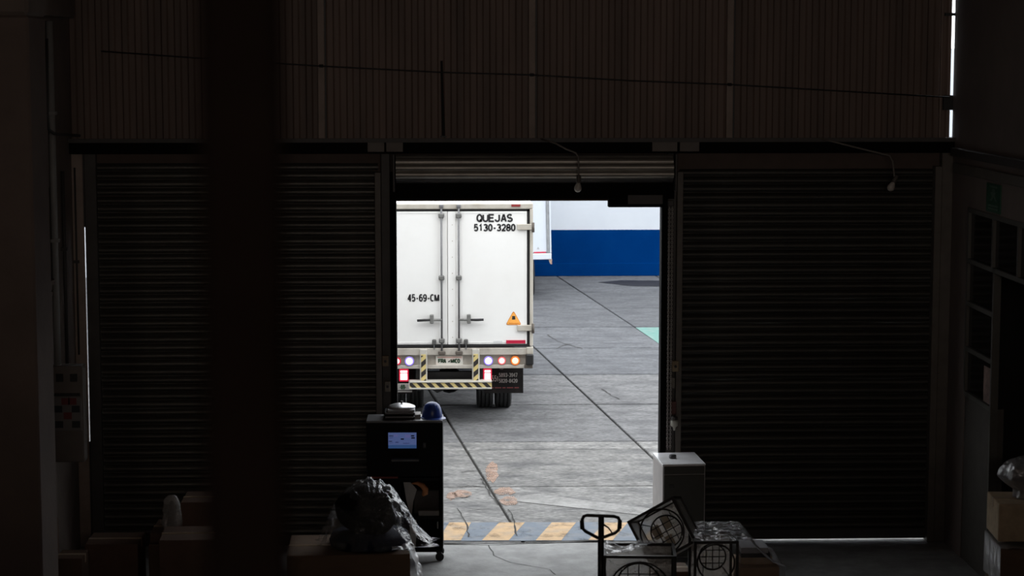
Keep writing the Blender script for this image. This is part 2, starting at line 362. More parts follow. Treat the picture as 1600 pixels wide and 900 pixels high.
# --- door wall: beam, columns, corrugated sheets
wfr = sroot('wall_front', 'dark door wall with brown corrugated sheets above a steel beam', 'wall')
zbeam1, zbeam0 = at(800, 216, YW).z, at(800, 239, YW).z
m_bm = mat('flat_near_black', (.0035, .003, .0028), .8, spec=.1)  # one even near-black for the beam, door head and rails at the opening
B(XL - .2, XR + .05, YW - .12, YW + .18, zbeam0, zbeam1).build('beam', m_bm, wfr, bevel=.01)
B(XL - .2, XR + .05, YW - .16, YW - .12, zbeam1 - .035, zbeam1 + .006).build('beam_flange', m_steel, wfr)
B(XL - .2, XR + .05, YW + .06, YW + .18, 3.55, zbeam0).build('lintel_board', mat('dark_brown_board', (.075, .05, .04), .7), wfr)
posts = [at(502, 100, YW).x, at(831, 100, YW).x, at(1140, 100, YW).x]
edges = [XL - .12] + posts + [5.176]
pitch, dep = .131, .017
for k in range(len(edges) - 1):
    x = edges[k]; prof = []
    while x < edges[k + 1] - 1e-6:
        for dx, dy in ((0, 0), (.045, 0), (.062, dep), (.114, dep)):
            if x + dx < edges[k + 1]: prof.append((x + dx, YW + .02 + dy))
        x += pitch
    prof.append((edges[k + 1], YW + .02))
    n = len(prof); vs_ = [(a, b, z) for z in (zbeam1 - .01, ZT + .02) for a, b in prof] + [(a, b + .004, z) for z in (zbeam1 - .01, ZT + .02) for a, b in prof]
    fs = [(i, i + 1, n + i + 1, n + i) for i in range(n - 1)] + [(2 * n + i, 3 * n + i, 3 * n + i + 1, 2 * n + i + 1) for i in range(n - 1)]
    MB().add(vs_, fs).build('corrugated_sheet', m_sheet, wfr)
for x in posts:
    B(x - .034, x + .034, YW - .045, YW + .02, zbeam1, ZT).build('sheet_post', m_post, wfr, bevel=.005)
    B(x + .034, x + .05, YW - .03, YW + .02, zbeam1, ZT).build('post_edge', m_black, wfr)
B(5.065, 5.075, YW - .005, YW + .02, zbeam1, ZT).build('sheet_edge_strip', m_post, wfr)
B(5.10, 5.197, YW - .02, YW + .03, 4.47, 4.62).build('wall_bracket', m_black, wfr)
B(5.10, 5.197, YW - .02, YW + .03, 5.42, 5.45).build('wall_bracket', m_black, wfr)
# light plates on the beam above the columns
for (a, b) in ((575, 601), (604, 630), (1017, 1056), (1060, 1090)):
    B(at(a, 230, YW).x, at(b, 230, YW).x, YW - .135, YW - .12, at(800, 236, YW).z, at(800, 221, YW).z).build('beam_plate', mat('dull_plate_paint', (.17, .15, .135), .7), wfr, bevel=.003)
# columns and guides
def column(x0, x1, parent, name='door_column'):
    B(x0, x1, YW - .03, YW + .17, 0, zbeam0).build(name, m_steel, parent, bevel=.008)
B(XL - .2, -3.608, YW, YW + .03, 0, zbeam0).build('corner_column', m_post, wfr, bevel=.008)
B(-3.592, -3.47, YW - .03, YW + .025, 0, zbeam0).build('door_column', m_steel, wfr, bevel=.006)
B(-3.62, -3.585, YW + .005, YW + .02, at(134, 355, YW).z, zbeam0).build('gap_filler', m_steel, wfr)
B(-3.62, -3.585, YW + .005, YW + .02, 0, at(142, 690, YW).z).build('gap_filler', m_steel, wfr)
m_rail = mat('brown_guide_rail', (.12, .105, .09), .55, var=.2)
for q, (x0, x1) in enumerate(((X['ls1'], X['o0']), (X['o1'], X['rs0']))):
    column(x0 + .06, x1 - .06, wfr)
    B(x0, x0 + .06, YW - .07, YW + .12, 0, 3.85).build('guide_rail', m_bm if q else m_rail, wfr, bevel=.004)
    B(x1 - .06, x1, YW - .07, YW + .12, 0, 3.85).build('guide_rail', m_rail if q else m_bm, wfr, bevel=.004)
B(5.09, XR + .05, YW - .06, YW + .16, 0, zbeam0).build('corner_column', m_rail, wfr, bevel=.006)
B(5.02, 5.09, YW - .08, YW + .10, 0, 3.9).build('guide_rail', m_rail, wfr, bevel=.004)
# --- roller shutters
SP = .0835
def slat_mesh(x0, x1, name, m, h=SP, d=.02):
    prof = [(0, -.004), (.012, h * .02), (-.010, h * .16), (-.018, h * .36), (-.016, h * .58), (-.006, h * .78), (.004, h * .92), (.012, h * 1.02)]
    n = len(prof); xs = [x0 + (x1 - x0) * k / 6 for k in range(7)]; vs_ = []; fs = []
    for x in xs:
        wob = random.uniform(-.002, .002)
        for (y, z) in prof: vs_.append((x, y + wob, z))
        for (y, z) in prof: vs_.append((x, y + wob + .006, z))
    k2 = 2 * n
    for i in range(6):
        for j in range(n - 1):
            a = i * k2 + j; fs.append((a, a + k2, a + k2 + 1, a + 1))
            a += n; fs.append((a, a + 1, a + k2 + 1, a + k2))
    me = MB().add(vs_, fs).mesh(name, smooth=True); me.materials.append(m); return me
def shutter(n, label, x0, x1, z0, z1, m):
    r = sroot('door_%d' % n, label, 'roller door', ((x0 + x1) / 2, YW + .05, 0))
    hw = (x1 - x0) / 2 + .03
    ms = [slat_mesh(-hw, hw, 'slat', m) for _ in range(3)]
    z = z0 + .10
    while z < z1:
        o = link('slat', random.choice(ms), r); o.location = (0, random.uniform(-.003, .003), z); o.rotation_euler = (random.uniform(-.06, .06), random.uniform(-.0006, .0006), 0)
        z += SP
    B(-hw, hw, -.02, .02, z0, z0 + .10).build('bottom_bar', m_steel, r, bevel=.004)
    return r
shutter(1, 'closed grey roller shutter left of the open doorway', X['ls0'], X['ls1'], .0, at(300, 258, YW).z, m_slat)
shutter(3, 'closed grey roller shutter right of the open doorway', X['rs0'], 5.05, .022, at(1300, 265, YW).z, mat('darker_slat', (.05, .048, .042), .45, metal=.5, var=.35, scale=3, stretch=(1, 6, 6), bump=.15, bscale=30, dirt=(.03, .028, .025), dirt_amt=.7, dirt_scale=2.2, rnd=.12))  # right shutter uses a darker version of the slat colour
# the raised middle shutter: coiled drum, curved slats, hanging end
d2 = sroot('door_2', 'raised roller shutter coiled above the open doorway', 'roller door', ((X['o0'] + X['o1']) / 2, YW - .02, 3.86))
hw = 1.40
dx2 = at(835, 260, YW).x - d2.location.x
MB().tube([(dx2 - hw, 0, 0), (dx2 + hw, 0, 0)], .125, 24).build('drum', m_steel, d2, smooth=False)
rr = .155
for k in range(7):
    a0 = math.radians(208 - k * 30); a1 = a0 - math.radians(30)
    vs_ = []; fs = []
    n = 6
    for x in (dx2 - hw, dx2 + hw):
        for i in range(n + 1):
            t = i / n; a = a0 + (a1 - a0) * t; rad = rr + .016 * math.sin(PI * t) - (.006 if i in (0, n) else 0)
            vs_.append((x, math.cos(a) * rad, math.sin(a) * rad))
    for i in range(n): fs.append((i, i + 1, n + 2 + i, n + 1 + i))
    o = MB().add(vs_, fs).build('slat', m_roll, d2, smooth=True)
B(dx2 - hw - .02, dx2 + hw + .02, -.03, .10, at(800, 311, YW).z - 3.86, -.10).build('hanging_end', m_bm, d2)
for s_, xx in ((-1, dx2 - hw - .03), (1, dx2 + hw + .01)):
    B(xx, xx + .02, -.19, .12, -.2, .18).build('end_plate', m_steel, d2, bevel=.004)
p0, p1 = at(950, 311, YW), at(1034, 323, YW)
B(p0.x - d2.location.x, p1.x - d2.location.x, -.05, .08, p1.z - 3.86, p0.z - 3.86 + .03).build('stop_plate', m_bm, d2, bevel=.004)
B(at(980, 300, YW).x - d2.location.x, at(1034, 300, YW).x - d2.location.x, -.07, -.05, at(980, 318, YW).z - 3.86, at(980, 304, YW).z - 3.86).build('guard_plate', m_steel, d2)
B(X['o0'] - .1, X['o1'] + .1, YW + .02, YW + .1, at(800, 311, YW).z + .012, 3.8).build('door_head', m_bm, wfr)

# --- right wall with glazed storefront
wr = sroot('wall_right', 'dim plaster wall right of the roller doors', 'wall')
m_wr = mat('dim_plaster_right', (.17, .135, .118), .85, var=.15, scale=1.3, bump=.3, bscale=18)
zt = onx(1506, 322, XR).z; Ye = onx(1513, 350, XR).y
B(XR, XR + .15, -3.1, YW, zt, ZT).build('wall_face', m_wr, wr)
B(XR, XR + .15, Ye, YW, 0, zt).build('wall_face', m_wr, wr)
B(XR, XR + .15, -3.1, 15.0, 0, zt).build('wall_face', m_wr, wr)
ylp = onx(1549, 640, XR).y; zlp = onx(1530, 628, XR).z
B(XR + .01, XR + .12, ylp, Ye, 0, zlp).build('dado_panel', mat('dado_paint', (.085, .075, .065), .8), wr)
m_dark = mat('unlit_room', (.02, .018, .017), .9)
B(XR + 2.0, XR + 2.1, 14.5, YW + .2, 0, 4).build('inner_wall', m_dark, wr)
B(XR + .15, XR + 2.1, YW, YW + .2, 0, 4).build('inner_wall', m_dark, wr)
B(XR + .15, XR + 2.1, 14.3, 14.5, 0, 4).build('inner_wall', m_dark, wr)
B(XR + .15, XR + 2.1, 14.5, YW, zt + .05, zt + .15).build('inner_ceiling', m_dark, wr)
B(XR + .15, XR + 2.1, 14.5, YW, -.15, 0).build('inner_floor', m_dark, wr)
# ledge and conduit on the right wall
zc = onx(1510, 238, XR).z
B(XR - .06, XR, -3, YW - .2, zc - .05, zc + .03).build('wall_ledge', m_steel, wr, bevel=.006)
B(XR - .03, XR, -3, YW - .2, zc - .22, zc - .12).build('wall_ledge', m_rail, wr, bevel=.006)
win2 = sroot('window_2', 'dark glazed transom and side panes in the right wall', 'window')
m_alu = mat('dull_window_frame', (.085, .08, .07), .5, var=.1)
m_glass = mat('dark_window_glass', (.008, .008, .009), .12, spec=.5)
z_tr = onx(1517, 405, XR).z
fw = .045
B(XR - .01, XR + .06, 15, Ye, zt - fw, zt).build('frame_bar', m_alu, win2)
B(XR - .01, XR + .06, 15, Ye, z_tr - fw, z_tr).build('frame_bar', m_alu, win2)
ym = [Ye] + [onx(p, 370, XR).y for p in (1552, 1592, 1640, 1695)]
for a, b in zip(ym[:-1], ym[1:]):
    B(XR - .01, XR + .06, b - fw / 2, b + fw / 2, z_tr, zt - fw).build('mullion', m_alu, win2)
    B(XR + .02, XR + .028, b + fw / 2, a - fw / 2, z_tr, zt - fw).build('pane', m_glass, win2)
ys1 = onx(1551, 500, XR).y
B(XR - .01, XR + .06, ys1 - fw, ys1, 0, z_tr).build('mullion', m_alu, win2)
B(XR - .01, XR + .06, Ye - fw, Ye, zlp, zt).build('mullion', m_alu, win2)
zz = [z_tr, onx(1530, 482, XR).z, onx(1530, 555, XR).z, zlp]
for a, b in zip(zz[:-1], zz[1:]):
    B(XR - .01, XR + .06, ys1, Ye - fw, b - fw / 2, b + fw / 2).build('frame_bar', m_alu, win2)
    B(XR + .02, XR + .028, ys1, Ye - fw, b, a).build('pane', m_glass, win2)

# --- left wall, pilaster, window
wl = sroot('wall_left', 'dim plaster wall left of the roller doors', 'wall')
yw0, yw1 = 17.6, onx(80, 350, XL).y
zw0, zw1 = onx(70, 440, XL).z, onx(70, 295, XL).z
B(XL - .2, XL, yw1, YW + .2, 0, ZT).build('wall_face', m_plaster, wl)
B(XL - .2, XL, -3.1, yw0, 0, ZT).build('wall_face', m_plaster, wl)
B(XL - .2, XL, yw0, yw1, zw1, ZT).build('wall_face', m_plaster, wl)
B(XL - .2, XL, yw0, yw1, 0, zw0).build('wall_face', m_plaster, wl)
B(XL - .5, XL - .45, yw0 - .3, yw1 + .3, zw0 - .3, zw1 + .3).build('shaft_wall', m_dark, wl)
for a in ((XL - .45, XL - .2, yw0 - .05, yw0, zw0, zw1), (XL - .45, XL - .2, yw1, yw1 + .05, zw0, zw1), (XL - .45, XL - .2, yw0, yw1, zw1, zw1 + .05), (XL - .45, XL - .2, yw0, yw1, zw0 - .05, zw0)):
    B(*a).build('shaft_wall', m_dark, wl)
win1 = sroot('window_1', 'unlit window opening in the left wall', 'window')
B(XL - .12, XL - .11, yw0, yw1, zw0, zw1).build('pane', m_glass, win1)
B(XL - .14, XL + .05, yw0, yw1 + .04, zw0 - .05, zw0).build('window_sill', m_plaster, win1, bevel=.006)
B(XL - .02, XL + .03, yw0, yw1 + .04, zw0 - .16, zw0 - .12).build('window_sill', m_plaster, win1, bevel=.006)
m_pil = mat('dim_plaster_pilaster', (.135, .10, .085), .85, var=.16, scale=1.3, bump=.3, bscale=14)
pe = at(55, 450, 16.6).x
pil = sroot('trim_1', 'broad plaster pilaster standing at the left edge', 'pilaster')
B(XL, pe, 16.6, 17.3, 0, at(30, 24, 16.6).z).build('shaft', m_pil, pil, bevel=.02)
B(XL, pe + .012, 16.55, 17.35, at(30, 24, 16.6).z, ZT).build('capital', m_plaster, pil, bevel=.03)
hb = sroot('trim_2', 'plaster ring beam at the top of the left wall', 'beam')
B(XL, XL + .10, 17.3, YW - .15, onx(100, 28, XL).z, ZT).build('beam_face', m_plaster, hb, bevel=.015)
# roof panel, unseen and added to go with the roof fill lamp
rl = sroot('roof_fill_panel', 'unseen panel added in the hall roof above the fill lamp', 'window')
B(-.3, 2.7, 13.3, 15.7, ZT - .06, ZT + .01).build('pane', mat('milky_panel', (.5, .5, .5), .5), rl)
rw = sroot('rear_fill_panel', 'unseen long panel added in the rear wall behind the fill lamp', 'window')  # rear window is made up as a source for the fill lamp
B(-2.0, 4.0, -3.0, -2.96, 4.9, 5.9).build('pane', mat('milky_panel', (.5, .5, .5), .5), rw)
for k in range(7): B(-2.0 + k - .03, -2.0 + k + .03, -3.0, -2.95, 4.9, 5.9).build('mullion', m_steel, rw)
mz = sroot('mezzanine', 'concrete mezzanine at the rear of the hall with an added unseen wall that shades the floor', 'mezzanine')
B(XL, XR, -3.0, 1.55, 3.3, 3.5).build('slab', m_plaster, mz); B(XL, XR, 1.42, 1.55, 3.5, 4.5).build('shade_parapet', m_plaster, mz)  # unseen front wall added to keep rear fill off things near the floor
print('setting ok')

# ================================================================= THE TRUCK
YR = 27.7
cx = at(702, 450, YR).x
def tX(px): return at(px, 450, YR).x - cx
def tZ(py): return at(702, py, YR).z
truck = thing('box_truck', 'white box truck seen from behind with its reversing and tail lights lit', 'truck', (cx, YR, 0))
HW = tX(833); HWm = HW - .045
zT, zD1, zD0, zS0 = tZ(318), tZ(327), tZ(541), tZ(576)
# body shell (sides, roof, front) and floor
body = MB(); body.box(-HW, HW, .12, 4.6, zD0 + .03, zT - .01).build('cargo_body', m_white, truck, bevel=.02)
rf = MB()
rf.box(-HW, HW, 0, .14, zD1, zT); rf.build('rear_header', m_frame, truck, bevel=.012)
for s_ in (-1, 1):
    B(*sorted((s_ * HWm, s_ * HW)), 0, .14, zD0, zD1).build('rear_post', m_frame, truck, bevel=.006)
    B(*sorted((s_ * (HWm - .035), s_ * HWm)), .028, .12, zD0, zD1).build('door_gasket', m_black, truck)
B(-HWm, HWm, .028, .12, zD1 - .03, zD1).build('door_gasket', m_black, truck)
B(-HWm, HWm, .012, .12, zD0 - .012, zD0 + .018).build('door_gasket', m_black, truck)
mrk = mat('red_marker', (.25, .03, .03), .4)
B(tX(799), tX(813), -.012, 0, tZ(323), tZ(319.5)).build('marker_lamp', mrk, truck); B(tX(597), tX(611), -.012, 0, tZ(323), tZ(319.5)).build('marker_lamp', mrk, truck)
# doors
m_red = mat('red_reflective_tape', (.50, .012, .05), .4)
m_or = mat('orange_warning_print', (.95, .42, .08), .5); m_or2 = mat('dark_orange_print', (.55, .16, .02), .5)
seam = tX(700)
doors = {}
for s_, (x0, x1) in ((-1, (-(HWm - .038), seam - .006)), (1, (seam + .006, HWm - .038))):
    d = B(x0, x1, .022, .1, zD0 + .02, zD1 - .032).build('rear_door', m_white, truck, bevel=.006); doors[s_] = d
    # raised rim mouldings
    rim = MB(); a, b, z0, z1 = x0 + .02, x1 - .02, zD0 + .045, zD1 - .055
    for q in ((a, b, z0, z0 + .006), (a, b, z1, z1 + .006), (a, a + .006, z0, z1), (b, b + .006, z0, z1)): rim.box(q[0], q[1], .017, .023, q[2], q[3])
    rim.build('door_moulding', m_white, d)
B(seam - .002, tX(712.5), .012, .024, zD0 + .022, zD1 - .034).build('seal_strip', m_white, doors[1], bevel=.004)
for i in range(9):
    zz_ = zD0 + .12 + i * .22
    MB().cyl((tX(707), .012, zz_), (tX(707), .008, zz_), .007, 8).build('rivet', m_frame, doors[1])
for s_, px in ((-1, 690), (1, 717)):
    d = doors[s_]; x = tX(px)
    MB().cyl((x, -.012, tZ(553)), (x, -.012, tZ(321)), .0135, 12).build('lock_rod', m_rod, d, smooth=True)
    for py in (337, 434, 532):
        bm_ = MB().box(x - .04, x + .04, -.03, .022, tZ(py) - .033, tZ(py) + .033)
        bm_.build('rod_keeper', m_brkt, d, bevel=.012)
        for sx in (-1, 1): MB().cyl((x + sx * .028, -.036, tZ(py)), (x + sx * .028, -.03, tZ(py)), .009, 8).build('bolt', m_rod, d)
    MB().box(x - .05, x + .05, -.035, .0, tZ(553) - .012, tZ(548)).build('cam_lock', mat('rusty_cam', (.10, .085, .07), .6), d, bevel=.012)
    MB().box(x - .03, x + .03, -.03, .0, tZ(325), tZ(319.5)).build('cam_lock', m_rod, d, bevel=.008)
    hy = 499.5; sgn = s_
    MB().tube([(x, -.02, tZ(hy)), (x + sgn * .12, -.03, tZ(hy)), (x + sgn * .16, -.035, tZ(hy))], .016, 8).build('handle_arm', m_brkt, d, smooth=True)
    MB().tube([(x + sgn * .15, -.035, tZ(hy)), (x + sgn * .24, -.04, tZ(hy)), (x + sgn * .335, -.045, tZ(hy) + (.004 if s_ > 0 else -.006))], [.015, .018, .017], 8).build('handle_grip', m_black, d, smooth=True)
    xk = x + sgn * .135
    MB().box(xk - .026, xk + .026, -.05, .022, tZ(hy) - .05, tZ(hy) + .075).build('handle_catch', m_brkt, d, bevel=.008)
    xs_ = tX(678 if s_ < 0 else 728)
    MB().box(xs_ - .028, xs_ + .028, -.02, .022, tZ(539), tZ(530)).build('door_catch', mat('dark_catch', (.12, .12, .115), .5, metal=.3), d, bevel=.012)
    MB().cyl((xs_, -.01, tZ(546)), (xs_, -.01, tZ(538)), .006, 8).build('catch_pin', m_rod, d)
for s_ in (-1, 1):
    for py in (355, 513):
        xo = s_ * (HW + .004); xi = s_ * (HW - tX(833) + tX(808))
        h = MB(); h.box(*sorted((xi, xo)), -.012, .022, tZ(py + 4.6), tZ(py - 4.6)); hb_ = h.build('hinge', m_frame, doors[s_], bevel=.006)
        MB().cyl((s_ * HW, -.016, tZ(py + 8)), (s_ * HW, -.016, tZ(py - 7)), .018, 10).build('hinge_pin', mat('rusty_cam', (.10, .085, .07), .6), doors[s_], smooth=True)
# prints on the doors
text('lettering', 'QUEJAS', m_ink, doors[1], tX(773), tZ(341), .018, tZ(334.5) - tZ(347.5), tX(801.5) - tX(744.5), .21)
text('lettering', '5130-3280', m_ink, doors[1], tX(773), tZ(356), .018, tZ(350) - tZ(362), tX(806) - tX(740), .21)
text('lettering', '45-69-CM', m_ink, doors[-1], tX(661.5), tZ(465.5), .018, tZ(459.5) - tZ(471.5), tX(687) - tX(636.5), .18)
def tri(cx_, z0, z1, hw_, y0, y1, name, m, par, rad=.02):
    pts = []
    V = [Vector((cx_ - hw_, z0)), Vector((cx_ + hw_, z0)), Vector((cx_, z1))]
    for i in range(3):
        a, b, c_ = V[i - 1], V[i], V[(i + 1) % 3]
        p, q = b + (a - b).normalized() * rad, b + (c_ - b).normalized() * rad
        for t in (0, .5, 1): pts.append(tuple(p * (1 - t) ** 2 + b * 2 * t * (1 - t) + q * t * t))
    return MB().prism(pts, y0, y1, 'y').build(name, m, par)
zt0, zt1 = tZ(508.5), tZ(486)
tri(tX(802.5), zt0, zt1, tX(815) - tX(802.5), .0185, .0215, 'warning_triangle', m_or2, doors[1], .03)
tri(tX(802.5), zt0 + .008, zt1 - .012, tX(814) - tX(802.5), .0165, .0185, 'triangle_face', m_or, doors[1], .03)
MB().prism([(tX(800), tZ(500)), (tX(804), tZ(500)), (tX(805.5), tZ(499.5)), (tX(805), tZ(497)), (tX(805.2), tZ(494.5)), (tX(800.4), tZ(494.3))], .0145, .0165, 'y').build('triangle_symbol', m_ink, doors[1])
B(tX(795), tX(811), .0145, .0165, tZ(506.3), tZ(505.4)).build('triangle_line', m_or2, doors[1])
B(tX(791), tX(821), .013, .0225, tZ(537.5), tZ(532.3)).build('reflective_tape', m_red, doors[1])
B(-tX(821), -tX(791), .013, .0225, tZ(537.5), tZ(532.3)).build('reflective_tape', m_red, doors[-1])
B(tX(771), tX(785), .016, .0225, tZ(536.5), tZ(533)).build('tape_residue', mat('pale_residue', (.66, .67, .67), .6), doors[1])
# sill: channel with flanges
B(-HW + .02, HW - .02, 0, .1, tZ(555), tZ(544)).build('sill_rail', m_sill, truck, bevel=.006)
B(-HW + .02, HW - .02, .05, .1, tZ(571), tZ(555)).build('sill_web', m_sill, truck)
B(-HW + .02, HW - .02, 0, .1, tZ(576), tZ(570.5)).build('sill_rail', m_sill, truck, bevel=.006)
for s_ in (-1, 1):
    B(*sorted((s_ * (HW - .09), s_ * (HW + .002))), -.01, .14, tZ(554), tZ(543)).build('sill_end', m_frame, truck, bevel=.006)
    B(*sorted((s_ * (HW - .10), s_ * (HW + .006))), -.06, .10, tZ(570), tZ(553.5)).build('rubber_buffer', m_black, truck, bevel=.012)
    B(*sorted((s_ * (HW - .12), s_ * (HW - .005))), -.02, .10, tZ(576), tZ(570)).build('sill_end', mat('rusty_cam', (.10, .085, .07), .6), truck, bevel=.006)
# lamps
e_white = emit('lamp_white', (.95, .93, 1.0), 3.0); e_blue = emit('lamp_blue_fringe', (.32, .22, .95), .75)  # violet halo of the white lamps imitated by a dim glowing ring
e_pink = emit('lamp_pink', (1, .80, .77), 1.15); e_redr = emit('lamp_red_rim', (.85, .16, .17), .8)
e_ora = emit('lamp_orange', (1, .72, .46), 1.35); e_orar = emit('lamp_orange_rim', (.85, .2, .04), .75)
e_red = emit('lamp_red', (.75, .01, .05), .7); e_redc = emit('lamp_red_core', (1, .66, .68), 1.25)
def disc_lamp(px, r, em, er, m_bez):
    x, z = tX(px), tZ(564)
    L_ = MB().cyl((x, .05, z), (x, -.004, z), r * 1.12, 24).build('lamp_housing', m_bez, truck, smooth=False)
    MB().cyl((x, -.004, z), (x, -.008, z), r, 24).build('lamp_rim', er, L_)
    MB().lathe([(r * .72, 0), (r * .6, .006), (r * .3, .011), (.004, .012)], 24, Matrix.Translation((x, -.008, z)) @ Matrix.Rotation(PI / 2, 4, 'X')).build('lamp_lens', em, L_)
mb_w = mat('lamp_bezel', (.25, .24, .25), .5); mb_r = mat('lamp_bezel_red', (.45, .13, .11), .4); mb_o = mat('lamp_bezel_orange', (.42, .13, .03), .4)
for px, mx in ((763, 639), ):
    disc_lamp(763, .062, e_white, e_blue, mb_w); disc_lamp(639, .062, e_white, e_blue, mb_w)
disc_lamp(784, .052, e_pink, e_redr, mb_r); disc_lamp(619.5, .052, e_redc, e_red, mb_r)
disc_lamp(805, .060, e_ora, e_orar, mb_o); disc_lamp(599, .060, e_ora, e_orar, mb_o)
for x0, x1 in ((622.5, 637.5), (755, 768.5)):
    hs_ = B(tX(x0), tX(x1), .06, .14, tZ(597), tZ(578)).build('tail_lamp', e_red, truck, bevel=.012)
    B(tX(x0 + 1.8), tX(x1 - 1.8), .05, .062, tZ(583.3), tZ(579.3)).build('lamp_lens', e_redc, hs_, bevel=.006)
    B(tX(x0 + 1.8), tX(x1 - 1.8), .05, .062, tZ(594.5), tZ(584)).build('lamp_lens', e_redc, hs_, bevel=.006)
    B(tX(x0 + 4), tX(x1 - 4), .14, .5, tZ(592), tZ(582)).build('lamp_bracket', m_black, hs_)
# plates
m_pl = mat('pale_plate', (.72, .70, .64), .45, var=.1, scale=12, dirt=(.62, .42, .36), dirt_amt=.55, dirt_scale=12)
pl = B(tX(680.5), tX(723), .03, .05, tZ(572), tZ(556.5)).build('number_plate', m_pl, truck, bevel=.004)
m_gr = mat('dark_green_print', (.03, .07, .035), .5)
text('lettering', 'FRA', m_gr, pl, tX(690.5), tZ(564.5), .027, tZ(561) - tZ(568), tX(697) - tX(684), .26)
text('lettering', 'MICO', m_gr, pl, tX(711), tZ(564.5), .027, tZ(561) - tZ(568), tX(719) - tX(703.5), .26)
MB().prism([(tX(699.5), tZ(566)), (tX(702), tZ(566.5)), (tX(703), tZ(563.5)), (tX(701), tZ(564))], .026, .03, 'y').build('plate_mark', m_ink, pl)
B(tX(683), tX(721), .027, .03, tZ(559.6), tZ(558)).build('plate_mark', mat('faded_red_print', (.55, .33, .28), .6), pl)
m_pl2 = mat('dull_plate', (.36, .34, .32), .5, var=.1, scale=10)
pl2 = B(tX(602), tX(643), .03, .045, tZ(613), tZ(599.5)).build('number_plate', m_pl2, truck, bevel=.004)
text('lettering', '-69-', m_gr, pl2, tX(628.5), tZ(604.8), .027, tZ(600.8) - tZ(608.8), tX(634.5) - tX(622.5), .2)
B(tX(602), tX(643), .028, .03, tZ(611), tZ(609.6)).build('plate_mark', m_ink, pl2)
# step: hazard striped posts and step bar, real stripes as thin plates
m_hy = mat('hazard_yellow', (.66, .53, .22), .5, var=.08); m_hb = mat('hazard_black', (.025, .022, .02), .5)
m_stepf = mat('step_frame_paint', (.52, .50, .45), .5, var=.1)
def clip_band(x0, x1, z0, z1, c, half, k):
    """polygon of the band |x - k*z - c| < half inside a rectangle"""
    poly = [(x0, z0), (x1, z0), (x1, z1), (x0, z1)]
    for sgn, lim in ((1, c + half), (-1, -(c - half))):
        out = []
        for i in range(len(poly)):
            a, b = poly[i], poly[(i + 1) % len(poly)]
            fa, fb = sgn * (a[0] - k * a[1]) - lim, sgn * (b[0] - k * b[1]) - lim
            if fa <= 0: out.append(a)
            if (fa < 0) != (fb < 0):
                t = fa / (fa - fb); out.append((a[0] + (b[0] - a[0]) * t, a[1] + (b[1] - a[1]) * t))
        poly = out
        if len(poly) < 3: return None
    return poly
for px0, px1 in ((655.5, 667), (737.5, 749)):
    x0, x1 = tX(px0), tX(px1); z0, z1 = tZ(596), tZ(545.5)
    p_ = B(x0, x1, -.03, .05, z0, z1).build('step_post', m_stepf, truck, bevel=.005)
    B(x0 + .018, x1 - .018, -.036, -.03, z0, tZ(553)).build('post_face', m_hy, p_)
    per = .16
    for i in range(-14, 14):
        q = clip_band(x0 + .018, x1 - .018, z0, tZ(555), x0 + i * per + .02, .042, 1.15)
        if q: MB().prism(q, -.039, -.036, 'y').build('hazard_stripe', m_hb, p_)
x0, x1 = tX(638), tX(768); z0, z1 = tZ(606.5), tZ(594)
sb_ = B(x0, x1, -.10, .08, z1 - .02, z1).build('step_bar', m_stepf, truck, bevel=.004)
B(x0, x1, -.10, .08, z0, z0 + .022).build('step_flange', m_stepf, sb_, bevel=.004)
B(x0, x1, -.085, -.05, z0 + .02, z1 - .018).build('step_face', m_hy, sb_)
B(x0, x0 + .012, -.10, .08, z0, z1).build('step_flange', m_stepf, sb_)
per = (x1 - x0) / 8.9
for i in range(-3, 14):
    c0 = x0 + i * per; zc0 = (z0 + z1) / 2
    q = clip_band(x0 + .012, x1, z0 + .022, z1 - .02, c0 + 1.0 * zc0 + per * .35, per * .26, -1.0)
    if q: MB().prism(q, -.089, -.085, 'y').build('hazard_stripe', m_hb, sb_)
# mud flaps
m_flap = mat('black_rubber_flap', (.010, .009, .009), .8, var=.2, scale=12, spec=.2, dirt=(.025, .02, .018), dirt_amt=.5, dirt_scale=9)
m_dim = mat('dim_white_print', (.30, .28, .26), .6); m_dred = mat('dim_red_print', (.16, .035, .035), .6); m_smear = mat('pale_scuff', (.12, .11, .105), .8)
for s_ in (-1, 1):
    xa, xb = tX(757), tX(819)
    if s_ < 0: xa, xb = -xb, -xa
    fl = B(xa, xb, .28, .295, tZ(620), tZ(576)).build('mud_flap', m_flap, truck, bevel=.003)
    if s_ > 0:
        k = .0
        text('lettering', '5893-3947', m_dim, fl, tX(795), tZ(591.3), .277, tZ(588) - tZ(594.6), tX(810) - tX(780), .16)
        text('lettering', '5820-8420', m_dim, fl, tX(795), tZ(600.4), .277, tZ(597.2) - tZ(603.6), tX(810) - tX(780), .16)
        text('lettering', '55)', m_dim, fl, tX(774), tZ(596.8), .277, tZ(592) - tZ(601.6), tX(779.6) - tX(768.4), .13); text('lettering', '(', m_dim, fl, tX(765.5), tZ(596.8), .277, tZ(591) - tZ(603), tX(767.5) - tX(764.5), .12)
        for (a, b) in ((764, 772), (774, 784), (786, 791), (793, 803), (805, 812)):
            B(tX(a), tX(b), .277, .2795, tZ(612.2), tZ(610.6)).build('print_line', m_dred, fl)
        MB().prism([(tX(781), tZ(582)), (tX(786), tZ(583)), (tX(790), tZ(579)), (tX(788), tZ(577)), (tX(783), tZ(578.5))], .277, .2795, 'y').build('scuff', m_smear, fl)
